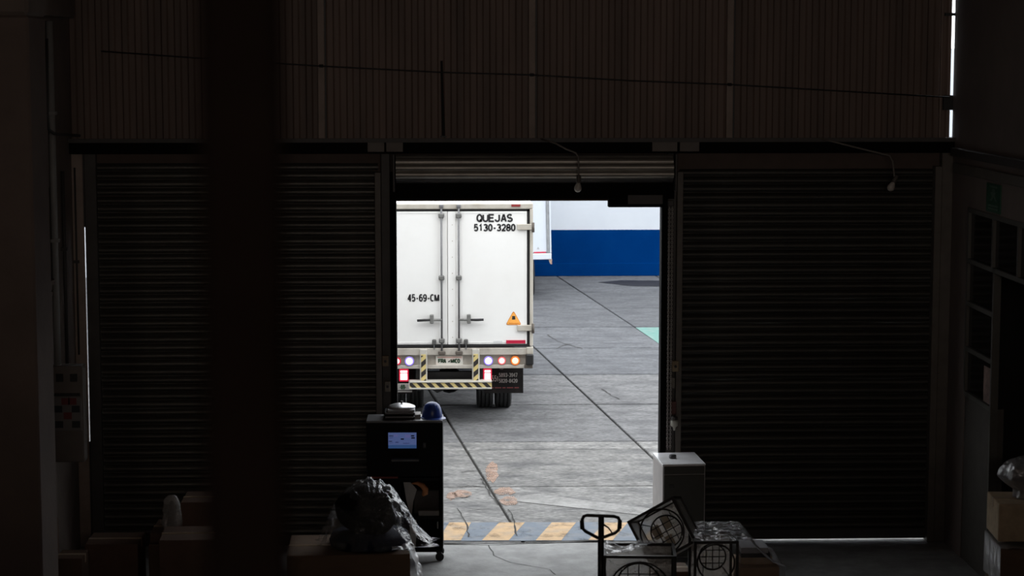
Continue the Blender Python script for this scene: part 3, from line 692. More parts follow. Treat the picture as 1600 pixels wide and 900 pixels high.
# running gear
def tyre_mb():
    R = .40; wd = .235
    prof = [(.24, -wd * .42), (.30, -wd * .5), (.36, -wd * .5), (.385, -wd * .46), (R, -wd * .40)]
    for g in (-.24, 0, .24): prof += [(R, wd * (g - .05)), (R - .015, wd * (g - .04)), (R - .015, wd * (g + .04)), (R, wd * (g + .05))]
    prof += [(R, wd * .40), (.385, wd * .46), (.36, wd * .5), (.30, wd * .5), (.24, wd * .42)]
    return MB().lathe(prof, 40, Matrix.Rotation(PI / 2, 4, 'Y')), MB().lathe([(.05, -.02), (.22, -.02), (.245, -.09), (.245, .09), (.22, .05), (.1, .02), (.05, .03)], 24, Matrix.Rotation(PI / 2, 4, 'Y'))
tm, rm = tyre_mb(); tm = tm.mesh('tyre', smooth=False); tm.materials.append(m_rub); rm = rm.mesh('rim'); rm.materials.append(m_rod)
YAX = 1.45
for x in (tX(760.5), tX(790.5), -tX(760.5) + .02, -tX(790.5) + .02):
    o = link('tyre', tm, truck); o.location = (x, YAX, .40); o2 = link('rim', rm, o)
for x in (-.85, .85):
    o = link('tyre', tm, truck); o.location = (x, 5.3, .40); o2 = link('rim', rm, o)
MB().cyl((-.8, YAX, .40), (.8, YAX, .40), .06, 12).build('rear_axle', m_black, truck)
MB().lathe([(.02, -.2), (.12, -.17), (.19, -.06), (.19, .06), (.12, .17), (.02, .2)], 16, Matrix.Translation((0, YAX, .40)) @ Matrix.Rotation(PI / 2, 4, 'X')).build('differential', m_black, truck, smooth=True)
for x in (-.42, .42):
    B(x - .04, x + .04, .1, 6.4, .62, .82).build('chassis_rail', m_black, truck)
    B(x - .05, x + .05, .7, 2.2, .50, .60).build('leaf_spring', m_black, truck, bevel=.03)
    MB().tube([(x, .35, .42), (x, .35, .62)], .03, 8).build('hanger', m_black, truck)
B(-.46, .46, .2, .3, .55, .70).build('cross_member', m_black, truck)
B(-.5, .5, .12, 4.5, .84, .93).build('subframe', m_black, truck)
B(-.9, .9, .5, 4.4, .93, zD0 + .03).build('cargo_floor', m_black, truck)
MB().prism([(tX(650), tZ(603)), (tX(682), tZ(624)), (tX(725), tZ(608)), (tX(735), tZ(600)), (tX(650), tZ(598))], .55, .8, 'y').build('under_guard', m_black, truck)
B(tX(709), tX(715), .5, .56, tZ(616), tZ(600)).build('hanger', m_black, truck); B(tX(729), tX(733), .5, .56, tZ(613), tZ(600)).build('hanger', m_black, truck)
# cab
m_cabw = mat('white_cab_paint', (.8, .8, .8), .3)
cab = MB().prism([(4.75, .55), (6.55, .55), (6.55, 1.15), (6.35, 1.45), (5.95, 2.25), (4.75, 2.3)], -.95, .95, 'x').build('cab', m_cabw, truck, bevel=.04)
B(-.8, .8, 6.05, 6.42, 1.5, 2.1, M=None).build('windscreen', m_glass, cab)
B(-.95, .95, 6.5, 6.7, .4, .65).build('front_bumper', m_sill, truck, bevel=.02)
for s_ in (-1, 1): B(*sorted((s_ * .97, s_ * 1.12)), 6.2, 6.26, 1.5, 1.85).build('wing_mirror', m_black, truck, bevel=.02)

# ================================================================= second truck, parked by the yard wall
Y2 = 42.0
c2 = at(775, 450, Y2).x
def uX(px): return at(px, 440, Y2).x - c2
def uZ(py): return at(860, py, Y2).z
t2 = thing('box_truck', 'white box truck parked by the blue and white yard wall', 'truck', (c2, Y2, 0), rot=(0, math.radians(-1.2), 0))
hw2 = uX(863)
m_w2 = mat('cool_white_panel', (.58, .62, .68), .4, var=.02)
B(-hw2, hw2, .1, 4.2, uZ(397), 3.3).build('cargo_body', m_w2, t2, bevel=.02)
for s_ in (-1, 1):
    B(*sorted((s_ * .006, s_ * (hw2 - .09))), .03, .1, uZ(396), 3.22).build('rear_door', m_w2, t2, bevel=.006)
    B(*sorted((s_ * (hw2 - .09), s_ * (hw2 - .03))), 0, .1, uZ(397), 3.3).build('rear_post', mat('grey_edge_trim', (.26, .27, .28), .5, var=.3, scale=8), t2, bevel=.01)
    B(*sorted((s_ * (hw2 - .03), s_ * hw2)), -.01, .1, uZ(397), 3.3).build('rear_post', m_w2, t2, bevel=.004)
    B(*sorted((s_ * (hw2 - .36), s_ * (hw2 - .11))), .02, .03, uZ(397), uZ(395)).build('reflective_tape', m_red, t2)
    MB().prism([(s_ * (hw2 - .06), uZ(407)), (s_ * (hw2 + .01), uZ(407)), (s_ * (hw2 + .005), uZ(415)), (s_ * (hw2 - .03), uZ(414))], .0, .08, 'y').build('corner_bracket', mat('rusty_bracket', (.38, .26, .2), .7), t2)
    tri(s_ * (hw2 - .27), uZ(391), uZ(387), .03, .025, .03, 'warning_sticker', mat('grey_print', (.35, .36, .38), .6), t2, .005)
B(-hw2, hw2, -.02, .1, uZ(407), uZ(397.5)).build('sill_rail', m_w2, t2, bevel=.01)
B(-.8, .8, .3, 4.2, .6, uZ(407)).build('chassis_frame', m_black, t2)
for x in (-.78, .72):
    for y in (.95, 4.9):
        o = link('tyre', tm, t2); o.location = (x, y, .40); link('rim', rm, o)
MB().prism([(4.3, .55), (6.0, .55), (6.0, 1.15), (5.8, 1.45), (5.4, 2.25), (4.3, 2.3)], -.95, .95, 'x').build('cab', m_cabw, t2, bevel=.04)
print('trucks ok')

# ================================================================= THINGS IN THE HALL
# near steel post, close to the viewer
o = thing('steel_post', 'dark square steel post close to the viewer, running floor to roof', 'post', at(376, 450, 1.8) * 1)
o.location.z = 0
hwp = (at(440, 450, 1.8).x - at(312, 450, 1.8).x) / 2
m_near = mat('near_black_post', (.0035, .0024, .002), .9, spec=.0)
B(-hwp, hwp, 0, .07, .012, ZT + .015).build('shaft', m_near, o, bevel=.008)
B(-hwp - .05, hwp + .05, -.05, .17, 0, .012).build('base_plate', m_near, o)

# ---- terminal cabinet
YK = 20.02
kx0, kx1 = at(573, 760, YK).x, at(692, 760, YK).x
kc = (kx0 + kx1) / 2; kw = (kx1 - kx0) / 2
def kX(px): return at(px, 740, YK).x - kc
def kZ(py): return at(632, py, YK).z
kio = thing('terminal_cabinet', 'black cabinet on castors with a lit blue screen, left of the doorway', 'cabinet', (kc, YK, 0), math.radians(-1.0))
zk1 = kZ(657); KD = .36
m_kb = mat('matt_black_board', (.004, .004, .004), .6, var=.2, spec=.15)
m_kt = mat('grey_top_board', (.16, .16, .165), .35, var=.15)
B(-kw, kw, -.015, KD, zk1 - .022, zk1).build('top_board', m_kt, kio, bevel=.004)
for s_ in (-1, 1): B(*sorted((s_ * kw, s_ * (kw - .022))), 0, KD, .10, zk1 - .022).build('side_panel', m_kb, kio, bevel=.003)
B(-kw, kw, KD - .012, KD, .10, zk1 - .022).build('back_panel', m_kb, kio)
fp = B(-kw + .022, kw - .022, .012, .03, kZ(745), zk1 - .022).build('front_panel', m_kb, kio)
B(-kw + .022, kw - .022, .01, KD - .012, kZ(752), kZ(747)).build('shelf', m_kb, kio)
B(-kw + .022, kw - .022, .01, KD - .012, kZ(812), kZ(807)).build('shelf', m_kb, kio)
B(-kw + .022, kw - .022, .0, KD - .012, .10, .125).build('bottom_board', m_kb, kio)
B(kX(572), kX(626), .01, .03, .125, kZ(750)).build('door', m_kb, kio, bevel=.003)
sx0, sx1, sz0, sz1 = kX(607), kX(651), kZ(700.5), kZ(676)
scr = B(sx0 - .03, sx1 + .03, .002, .014, sz0 - .02, sz1 + .02).build('monitor', m_kb, kio, bevel=.006)
m_scr = emit('screen_blue', (.07, .10, .24), .72); m_scr2 = emit('screen_blue_dark', (.025, .06, .16), .8); m_sink = mat('screen_ink', (.01, .012, .06), .4)
m_scr3 = emit('screen_mauve', (.09, .095, .24), .75)
B(sx0, sx1, -.001, .002, sz0, sz1).build('screen', m_scr, scr)
B(sx0, sx1, -.002, -.001, sz0, kZ(695.2)).build('screen_bar', m_scr2, scr)
def sm(px0, px1, py0, py1, m=m_sink): B(kX(px0), kX(px1), -.003, -.001, kZ(py1), kZ(py0)).build('screen_mark', m, scr)
sm(626.5, 631.5, 685, 687); sm(642.5, 647.5, 680, 682); sm(643, 648.5, 683.3, 685.3)
for a in (680.5, 689): sm(608, 615 if a < 685 else 613, a, a + 1)
m_s4 = emit('screen_line', (.04, .055, .16), .6)
for a in (683.5, 691.5): sm(608, 615, a, a + .8, m_s4)
sm(630, 640, 692, 693.2, m_s4); sm(618, 623, 690, 692, m_s4); sm(616, 622, 679, 682, m_scr3); sm(633, 641, 679, 684, m_scr3)
B(kX(612), kX(655), -.06, .012, kZ(719.5), kZ(716)).build('keyboard_tray', mat('grey_tray', (.09, .09, .09), .5), kio, bevel=.004)
cr_ = MB(); cxr, czr = kX(663.5), kZ(696)
B(cxr - .018, cxr + .018, -.002, .012, czr - .03, czr + .03).build('card_reader', mat('reader_grey', (.04, .04, .042), .5), kio, bevel=.006)
MB().tube([(cxr - .007, -.004, czr - .014), (cxr - .007, -.004, czr + .014), (cxr + .007, -.004, czr + .014), (cxr + .007, -.004, czr - .014)], .0025, 6, closed=True).build('reader_mark', m_brkt, kio)
B(kX(682.5), kX(684.5), -.012, .004, kZ(826), kZ(815)).build('handle', m_brkt, kio, bevel=.003)
for x in (-kw + .05, kw - .035):
    for y in (.05, KD - .06):
        cs = MB().cyl((x, y - .02, .042), (x, y + .02, .042), .042, 16).build('castor', m_rub, kio)
        MB().box(x - .022, x + .022, y - .02, y + .02, .06, .10).build('castor_fork', m_black, cs, bevel=.004)
# things on its shelves
def kplace(name, label, cat, mb, m, **k):
    o = mb.build(name, m, None, **k); o.matrix_world = Matrix.Translation((kc, YK, 0)); return tag(o, label, cat)
zs1, zs2 = kZ(807), .125
ppr = mat('dim_paper', (.42, .40, .38), .8)
kplace('paper_sheet', 'white paper sheet leaning on the upper cabinet shelf', 'paper', MB().prism([(kX(630), kZ(757)), (kX(641), kZ(757)), (kX(651), kZ(768)), (kX(645), kZ(788)), (kX(643), zs1), (kX(640), zs1), (kX(634), kZ(783))], .10, .104, 'y'), ppr)
kplace('paper_sheet', 'small white paper on the lower cabinet shelf', 'paper', MB().prism([(kX(640), kZ(816)), (kX(650), kZ(816)), (kX(649), zs2), (kX(640), zs2)], .10, .104, 'y'), ppr)
arc = [(kX(643), .06, kZ(757.5)), (kX(652), .06, kZ(757)), (kX(660), .06, kZ(761)), (kX(664.5), .06, kZ(767)), (kX(664), .06, kZ(773)), (kX(660), .06, kZ(776.5))]
kplace('glove', 'orange curved rubber piece hanging over the upper cabinet shelf', 'rubber piece', MB().tube(arc, [.006, .018, .028, .034, .03, .012], 8), mat('dim_orange', (.55, .22, .09), .6), smooth=True)
kplace('storage_box', 'dark grey box at the back of the upper cabinet shelf', 'box', B(kX(646), kX(686), .12, .30, zs1, kZ(770)), mat('dim_grey_box', (.06, .052, .05), .7), bevel=.006)
kplace('flat_tray', 'flat grey tray at the front of the upper cabinet shelf', 'tray', B(kX(653), kX(686), .01, .11, zs1, kZ(798.5)), mat('dim_tray', (.16, .145, .13), .6), bevel=.006)
kplace('folder', 'dark red folder lying on top of the cabinet door shelf', 'folder', B(kX(580), kX(622), -.02, .008, kZ(747), kZ(744)), mat('dim_red', (.16, .03, .02), .6), bevel=.003)
# things on top of it
KM = Matrix.Translation((kc, YK, zk1))
tr = thing('tray_stack', 'two stacked black trays with grey edges on the cabinet top', 'trays', (kc + kX(624.5), YK + .17, zk1))
tw = (kX(648) - kX(600)) / 2
m_te = mat('pale_tray_edge', (.34, .34, .36), .4)
for i, (a, b) in enumerate(((0, .035), (.038, .075))):
    t_ = B(-tw, tw, -.13, .13, a, b).build('tray', m_black, tr, bevel=.01)
    B(-tw + .012, tw - .012, -.134, -.124, b - .012, b - .002).build('tray_edge', m_te, t_, bevel=.002)
B(-tw + .03, tw, -.13, .13, .075, .10).build('tray_lid', m_te, tr, bevel=.008)
lid_root = thing('metal_lid', 'round silver lid with a black knob on the stacked trays', 'lid', (kc + kX(627.5), YK + .17, zk1 + .10))  # a lone lid, nothing is built under it but the trays
MB().lathe([(.135, 0), (.14, .012), (.125, .022), (.09, .035), (.04, .042), (.004, .044)], 28).build('lid_shell', mat('bright_steel', (.62, .62, .64), .28, metal=.7, var=.1), lid_root, smooth=True)
MB().lathe([(.008, .04), (.008, .052), (.018, .056), (.018, .064), (.006, .068)], 14).build('knob', m_black, lid_root, smooth=True)
pads = thing('document_pile', 'thin pile of pale documents between trays and blue helmet', 'documents', (kc + kX(653), YK + .20, zk1))
for i in range(3): B(-.028, .028, -.09, .09, i * .014, i * .014 + .010).build('document', m_te if i % 2 else ppr, pads)
hh = thing('hard_hat', 'blue hard hat resting on the cabinet top', 'helmet', (kc + kX(675.5), YK + .15, zk1))
m_hat = mat('blue_helmet_plastic', (.03, .065, .30), .3, var=.05)
MB().lathe([(.100, .0), (.103, .012), (.099, .05), (.090, .095), (.072, .130), (.045, .152), (.018, .160), (.002, .161)], 28).build('shell', m_hat, hh, smooth=True)
vs_ = []; fs = []; n = 28
for k in range(n):
    a = 2 * PI * k / n; ext = .016 + .045 * max(0, math.cos(a + PI / 2 - .6)) ** 2
    for rr_, z in ((.098, .014), (.100 + ext, .004), (.100 + ext, -.0), (.098, .006)): vs_.append((rr_ * math.cos(a), rr_ * math.sin(a), z))
for k in range(n):
    j = (k + 1) % n
    for q in range(4): fs.append((k * 4 + q, j * 4 + q, j * 4 + (q + 1) % 4, k * 4 + (q + 1) % 4))
MB().add(vs_, fs).build('brim', m_hat, hh)
for x in (-.03, 0, .03):
    MB().tube([(x, -.086, .08), (x * .9, -.062, .135), (x * .7, 0, .161 - abs(x) * .3), (x * .9, .062, .135), (x, .086, .08)], .005, 6).build('crown_ridge', m_hat, hh, smooth=True)

# ---- white cabinet on the right of the doorway
pf = at(1069, 725, 19.95)
cab2 = thing('metal_cabinet', 'white metal cabinet with a dark front beside the right door column', 'cabinet', (pf.x, pf.y, 0), math.radians(3.5))
cw = (at(1103, 725, 19.95).x - at(1036, 725, 19.95).x) / 2; zc2 = pf.z
m_cw = mat('white_enamel', (.88, .88, .90), .22, var=.06, spec=.8, dirt=(.6, .58, .56), dirt_amt=.4, dirt_scale=5)
m_cs = mat('cabinet_side', (.50, .47, .46), .5, var=.1)
m_cf = mat('cabinet_front', (.05, .05, .042), .5, var=.1)
B(-cw, cw, 0, .60, .04, zc2 - .02).build('body', m_cs, cab2, bevel=.006)
B(-cw - .003, cw + .003, -.006, .605, zc2 - .02, zc2).build('top_sheet', m_cw, cab2, bevel=.004)
B(-cw + .012, cw - .012, -.016, 0, zc2 - .10, zc2 - .025).build('front_band', m_cf, cab2, bevel=.003)
d_ = B(-cw + .012, cw - .012, -.016, 0, zc2 - .62, zc2 - .11).build('door', m_cf, cab2, bevel=.003)
B(-cw + .06, -cw + .11, -.022, -.016, zc2 - .24, zc2 - .20).build('label_plate', mat('grey_label', (.035, .035, .035), .4), d_, bevel=.003)
d_ = B(-cw + .012, cw - .012, -.016, 0, .05, zc2 - .63).build('door', m_cf, cab2, bevel=.003)
for x in (-cw + .03, cw - .03):
    for y in (.04, .56): MB().cyl((x, y, 0), (x, y, .05), .018, 10).build('foot', m_black, cab2)
cap = at(1051, 714, 20.25)
kn = thing('black_cap', 'short black cap standing on the white cabinet top', 'cap', (cap.x, cap.y, zc2))
MB().lathe([(.035, 0), (.036, .03), (.03, .036), (.004, .037)], 18).build('cap_body', m_black, kn, smooth=False)
MB().lathe([(.036, .012), (.038, .014), (.038, .02), (.036, .022)], 18).build('cap_ring', m_rod, kn)

# ---- pallet truck
YJ = 16.55
jt = at(939, 805, YJ); jx = jt.x
jack = thing('pallet_truck', 'black hand pallet truck with a looped handle in the doorway', 'pallet truck', (jx, YJ, 0))
hwj = (at(971, 815, YJ).x - at(907, 815, YJ).x) / 2 - .012; jz = lambda py: at(939, py, YJ).z
m_jk = mat('black_jack_paint', (.012, .010, .012), .35)
loop = [(-hwj + .04, 0, jz(805)), (hwj - .05, 0, jz(807)), (hwj - .015, 0, jz(809)), (hwj, 0, jz(815)), (hwj - .01, 0, jz(828)), (hwj - .04, 0, jz(833)), (0, 0, jz(841)), (-.03, 0, jz(840)), (-hwj + .03, 0, jz(830)), (-hwj, 0, jz(824)), (-hwj + .004, 0, jz(811)), (-hwj + .015, 0, jz(806.5))]
MB().tube(loop, .014, 8, closed=True).build('handle_loop', m_jk, jack, smooth=True)
B(-.022, .026, -.012, .012, jz(845), jz(805)).build('handle_neck', m_jk, jack, bevel=.006)
MB().tube([(.02, -.01, jz(819)), (.06, -.015, jz(824)), (.085, -.018, jz(830)), (.088, -.018, jz(832))], [.009, .007, .006, .008], 8).build('release_lever', m_jk, jack, smooth=True)
for s_ in (-1, 1): MB().tube([(s_ * hwj, 0, jz(813)), (s_ * (hwj - .004), 0, jz(826))], .018, 8).build('hand_grip', m_rub, jack, smooth=True)
MB().tube([(0, 0, jz(842)), (0, -.02, .42)], .026, 12).build('tiller', m_jk, jack, smooth=True)
MB().tube([(0, -.02, .16), (0, -.02, .46)], .05, 14).build('pump', m_jk, jack)
B(-.16, .16, -.22, .02, .14, .30).build('chassis', m_jk, jack, bevel=.02)
for x in (-.19, .19):
    B(x - .075, x + .075, -1.3, -.2, .10, .145).build('fork', m_jk, jack, bevel=.01)
    MB().cyl((x - .03, -1.1, .04), (x + .03, -1.1, .04), .04, 14).build('roller', m_rub, jack)
for x in (-.05, .05): MB().cyl((x - .025, -.02, .09), (x + .025, -.02, .09), .09, 18).build('steer_wheel', m_rub, jack)

# ---- cartons
def carton(label, x, y, z, w_, d_, h_, rz=0., group=None, m=None):
    t = thing('carton', label, 'box', (x, y, z), rz, group); m = m or m_card
    B(-w_ / 2, w_ / 2, -d_ / 2, d_ / 2, 0, h_).build('body', m, t, bevel=.006)
    for s_ in (-1, 1): B(-w_ / 2 + .004, w_ / 2 - .004, *sorted((s_ * .003, s_ * (d_ / 2 - .004))), h_, h_ + .004).build('flap', m, t)
    B(-w_ / 2 - .001, w_ / 2 + .001, -.028, .028, h_ + .004, h_ + .006).build('tape', m_tape, t)
    B(w_ / 2, w_ / 2 + .002, -.028, .028, h_ - .07, h_ + .006).build('tape', m_tape, t); B(-w_ / 2 - .002, -w_ / 2, -.028, .028, h_ - .07, h_ + .006).build('tape', m_tape, t)
    return t
def pallet(label, x, y, w_, d_, rz=0., m=None):
    t = thing('wooden_pallet', label, 'pallet', (x, y, 0), rz); m = m or mat('pallet_wood', (.26, .19, .13), .85, var=.2, stretch=(1, 6, 6))
    n = 7
    for i in range(n):
        yy = -d_ / 2 + .05 + i * (d_ - .1) / (n - 1); B(-w_ / 2, w_ / 2, yy - .05, yy + .05, .118, .14).build('board', m, t)
    for i in range(3):
        yy = -d_ / 2 + .05 + i * (d_ - .1) / 2; B(-w_ / 2, w_ / 2, yy - .05, yy + .05, 0, .02).build('board', m, t)
    for i in range(3):
        xx = -w_ / 2 + .05 + i * (w_ - .1) / 2; B(xx - .045, xx + .045, -d_ / 2, d_ / 2, .02, .118).build('stringer', m, t)
    return t
# ---- wrapped load on the right: pallet, cages, cartons, film
YP = 17.55
xa, xb = at(950, 890, YP).x, at(1225, 890, YP).x
pallet('wooden pallet under the wrapped cages and cartons on the right', (xa + xb) / 2 + .02, 17.62, xb - xa + .05, 1.15)
m_cage = mat('dark_cage_steel', (.028, .025, .023), .45, var=.2)
m_cage2 = film_mat('milky_wrap', .62, .9, (.60, .56, .51), .25, .9, 11., transl=.55)
def cage(label, loc, rot, w_, d_, h_, b=.02, rings=2, sheet=True):
    """open box frame of bars with round fan guards of wire inside; front face towards -y, origin at the centre of its base"""
    t = thing('wire_cage', label, 'cage', loc, rot=rot, group='wrapped wire cages')
    fr = MB(); x, y = w_ / 2, d_ / 2
    for sx in (-1, 1):
        for sy in (-1, 1): fr.box(sx * x - b / 2, sx * x + b / 2, sy * y - b / 2, sy * y + b / 2, 0, h_)
        for z in (b / 2, h_ - b / 2): fr.box(sx * x - b / 2, sx * x + b / 2, -y, y, z - b / 2, z + b / 2)
    for sy in (-1, 1):
        for z in (b / 2, h_ - b / 2): fr.box(-x, x, sy * y - b / 2, sy * y + b / 2, z - b / 2, z + b / 2)
    fr.build('frame', m_cage, t)
    R = min(w_, h_) / 2 * .88; cz = h_ - R - .035 if h_ > w_ * 1.3 else h_ / 2
    for k in range(rings):
        yy = -y + .012 + k * d_ * .55; r = R * (1 - .28 * k)
        MB().tube([(r * math.cos(2 * PI * i / 36), yy, cz + r * math.sin(2 * PI * i / 36)) for i in range(36)], .008, 6, closed=True).build('ring', m_cage, t, smooth=True)
    yy = -y + .012 + (rings - 1) * d_ * .55; r = R * (1 - .28 * (rings - 1)); g = MB()
    for q in (-.5, 0, .5):
        hl = r * math.sqrt(1 - q * q)
        g.cyl((q * r, yy, cz - hl), (q * r, yy, cz + hl), .0045, 6); g.cyl((-hl, yy, cz + q * r), (hl, yy, cz + q * r), .0045, 6)
    g.build('wire_grid', m_cage, t)
    for k in range(4):
        a = PI / 4 + k * PI / 2
        MB().cyl((R * math.cos(a), -y + .012, cz + R * math.sin(a)), (r * math.cos(a), yy, cz + r * math.sin(a)), .005, 6).build('stay', m_cage, t)
    B(-x + .012, x - .012, y - .008, y - .004, .02, h_ - .02).build('back_sheet', m_cage2, t)
    if sheet:
        for sx in (-1, 1): B(*sorted((sx * (x - .006), sx * (x - .002))), -y + .02, y - .01, .02, h_ - .02).build('side_sheet', m_cage2, t)
        B(-x + .02, x - .02, -y + .02, y - .01, h_ - .012, h_ - .008).build('side_sheet', m_cage2, t)
        B(-x + .02, x - .02, -y + .02, y - .01, .008, .012).build('side_sheet', m_cage2, t)
    return t
pb = at(1140, 845, 17.45)
cage('upright wire cage on the pallet, beside the striped cartons', (at(1119, 870, 17.45).x, 17.65, .14), (0, 0, 0), .37, .40, pb.z - .14, .024, sheet=False)
pc = at(1000, 869, 17.0)
cage('front wire cage on the pallet, nearest the pallet truck', (at(1003, 885, 17.0).x, 17.25, .14), (0, 0, math.radians(-4)), .60, .46, pc.z - .14, .024, sheet=False)
carton('carton carrying the tilted wire cage on the pallet', at(1046, 890, 18.0).x, 18.05, .14, .34, .34, .28)
ctr = at(1040, 831, 17.8)
Rm = Euler((math.radians(-14), math.radians(-31), math.radians(-12))).to_matrix()
base_ = ctr - Rm @ Vector((0, -.02, .22))
tc_ = cage('tilted wire cage leaning on top of the wrapped load', base_, Euler((math.radians(-14), math.radians(-31), math.radians(-12))), .45, .32, .45, .024)
m_cream = mat('cream_card', (.62, .54, .42), .7)
for (a, b, c_, d) in ((-.13, -.05, .20, .32), (.0, .07, .24, .36), (-.05, .02, .08, .19)): B(a, b, .06, .064, c_, d).build('card', m_cream, tc_)
x1_ = at(1150, 870, 17.6).x
xr = at(1218, 885, 17.5).x; zr = at(1218, 886, 17.5).z
carton('brown carton at the right end of the wrapped pallet load', xr - .18, 17.72, .14, .35, .5, zr - .14, m=mat('tan_carton', (.34, .23, .15), .85))
tw2 = thing('striped_carton', 'small carton with grey, black and tan bands under film on the pallet', 'box', (xr - .20, 17.72, zr + .008))
for i, (m, h0, h1) in enumerate(((mat('tan_band', (.44, .34, .24), .8), 0, .06), (mat('black_band', (.03, .03, .035), .6), .06, .10), (mat('grey_band', (.38, .38, .40), .6), .10, .15))):
    B(-.13, .15 - i * .02, -.15, .15, h0, h1).build('band', m, tw2, bevel=.003)
# film sheets: grids stretched over the load with folds
def film_grid(name, label, fn, nu, nv, m, group=None, th=0.):
    vs_ = [fn(i / nu, j / nv) for i in range(nu + 1) for j in range(nv + 1)]
    fs = [(i * (nv + 1) + j, (i + 1) * (nv + 1) + j, (i + 1) * (nv + 1) + j + 1, i * (nv + 1) + j + 1) for i in range(nu) for j in range(nv)]
    return tag(MB().add(vs_, fs).build(name, m, None, smooth=True), label, 'plastic film', group)
def nz3(p, s=1.): return noise.noise(Vector(p) * s)
zc_ = pb.z + .012; xc0, xc1 = at(1088, 845, 17.45).x, at(1172, 845, 17.45).x
def skirt(u, v):        # over the top of the upright cage, then sloping down past the carton's right edge
    y = 17.38 + .72 * v
    if u < .5: x = xc0 + (xc1 - xc0) * u * 2; z = zc_ + .006
    elif u < .8: t = (u - .5) / .3; x = xc1 + (xr + .03 - xc1) * t; z = zc_ + (zr + .02 - zc_) * t - .04 * math.sin(PI * t)
    else: t = (u - .8) / .2; x = xr + .03 + .02 * t; z = zr + .02 - .4 * t
    f = .014 * nz3((x * 5, y * 14, 1)) + .01 * nz3((x * 13, y * 5, 3)); return (x, y, z + abs(f))
fs_ = film_grid('plastic_film', 'clear stretch film sloping over the right end of the pallet load', skirt, 60, 36, film_mat('clear_film_right', .22, .8, rough=.12, bump=.9))
m_glint = film_mat('film_glint', .75, .95, (.85, .87, .92), .2, .6, 20., transl=.5)
for v_ in (0, .06): MB().tube([Vector(skirt(.42 + .4 * k / 16, v_)) + Vector((0, -.004, .008)) for k in range(17)], [.004 + .007 * abs(math.sin(k * 1.3)) for k in range(17)], 7).build('film_glint', m_glint, fs_, smooth=True)  # pale tubes stand in for the bright highlight along the film edge
def skirt_front(u, v):
    x = xc0 + .08 + (xr + .03 - xc0 - .08) * u; top = zc_ if x < xc1 else zc_ + (zr - zc_) * (x - xc1) / (xr + .03 - xc1)
    z = top + (.16 - top) * v; y = 17.385 - .012 * abs(nz3((x * 9, z * 4, 5))) - .012 * v
    return (x, y, z)
film_grid('plastic_film', 'clear stretch film hanging down the front of the upright cage', skirt_front, 40, 24, film_mat('clear_film_front', .05, .35))
xf0, xf1 = at(950, 885, 16.95).x, at(1035, 885, 16.95).x
def wrapL(u, v):        # crumpled film over the left corner of the front cage, pulled up towards the tilted cage
    a = Vector((xf0 - .02, 16.98, pc.z - .5)).lerp(Vector((xf0 - .012, 17.0, pc.z + .015)), min(1, u * 2))
    if u > .5: a = Vector((xf0 - .01, 17.0, pc.z + .015)).lerp(at(1000, 845, 17.6), (u - .5) * 2)
    b = a + Vector((.02, .46, .02)) if u <= .5 else a + Vector((.20, .12 * (1 - u), .0))
    p = a.lerp(b, v); k = .035
    return tuple(p + Vector((nz3(p, 6) * k, nz3(p + Vector((9, 0, 0)), 6) * k, abs(nz3(p + Vector((0, 9, 0)), 9)) * k)))
film_grid('plastic_film', 'crumpled clear film at the left corner of the pallet load', wrapL, 40, 30, film_mat('clear_film_left', .16, .7))

# ---- wrapped bundle on a carton, left of the doorway
YB = 18.35
bx0, bx1 = at(452, 850, YB).x, at(640, 850, YB).x
zbx = at(560, 868, 17.95).z
carton('large brown carton carrying the film wrapped bundle', (bx0 + bx1) / 2, YB, 0, bx1 - bx0, .80, zbx, math.radians(1.5))
bc = at(578, 838, YB); bc.z = zbx + .008
bun = thing('wrapped_bundle', 'dark round bundle under clear plastic film on a carton', 'bundle', tuple(bc))
Wb = (at(642, 830, YB).x - at(500, 830, YB).x) / 2; Hb = at(578, 748, YB).z - bc.z
m_dk = mat('dark_bundle', (.010, .009, .008), .8, var=.3, spec=.1); m_bl = mat('dark_blue_cloth', (.006, .007, .022), .8, spec=.1)
core = MB(); cv = []
for j in range(13):
    for i in range(24):
        a = 2 * PI * i / 24; b = PI * (.04 + .92 * j / 12); d = Vector((math.sin(b) * math.cos(a), math.sin(b) * math.sin(a), -math.cos(b)))
        k = 1 + .22 * nz3(d, 1.6); cv.append((Wb * .72 * d.x * k, Wb * .6 * d.y * k, .08 + Hb * .40 + Hb * .38 * d.z * k))
core.add(cv, [(j * 24 + i, j * 24 + (i + 1) % 24, (j + 1) * 24 + (i + 1) % 24, (j + 1) * 24 + i) for j in range(12) for i in range(24)] + [tuple(range(24)), tuple(288 + i for i in range(24))]).build('core', m_dk, bun, smooth=True)
MB().lathe([(.02, 0), (Wb * .86, 0), (Wb * .9, .05), (Wb * .84, .11), (Wb * .3, .13)], 28).build('base_cloth', m_bl, bun, smooth=True)
nu, nv = 160, 70
knot = Vector((.07, -.75, .62)).normalized()
def ridge(v): return 1 - 2 * abs(v)
vs_ = []
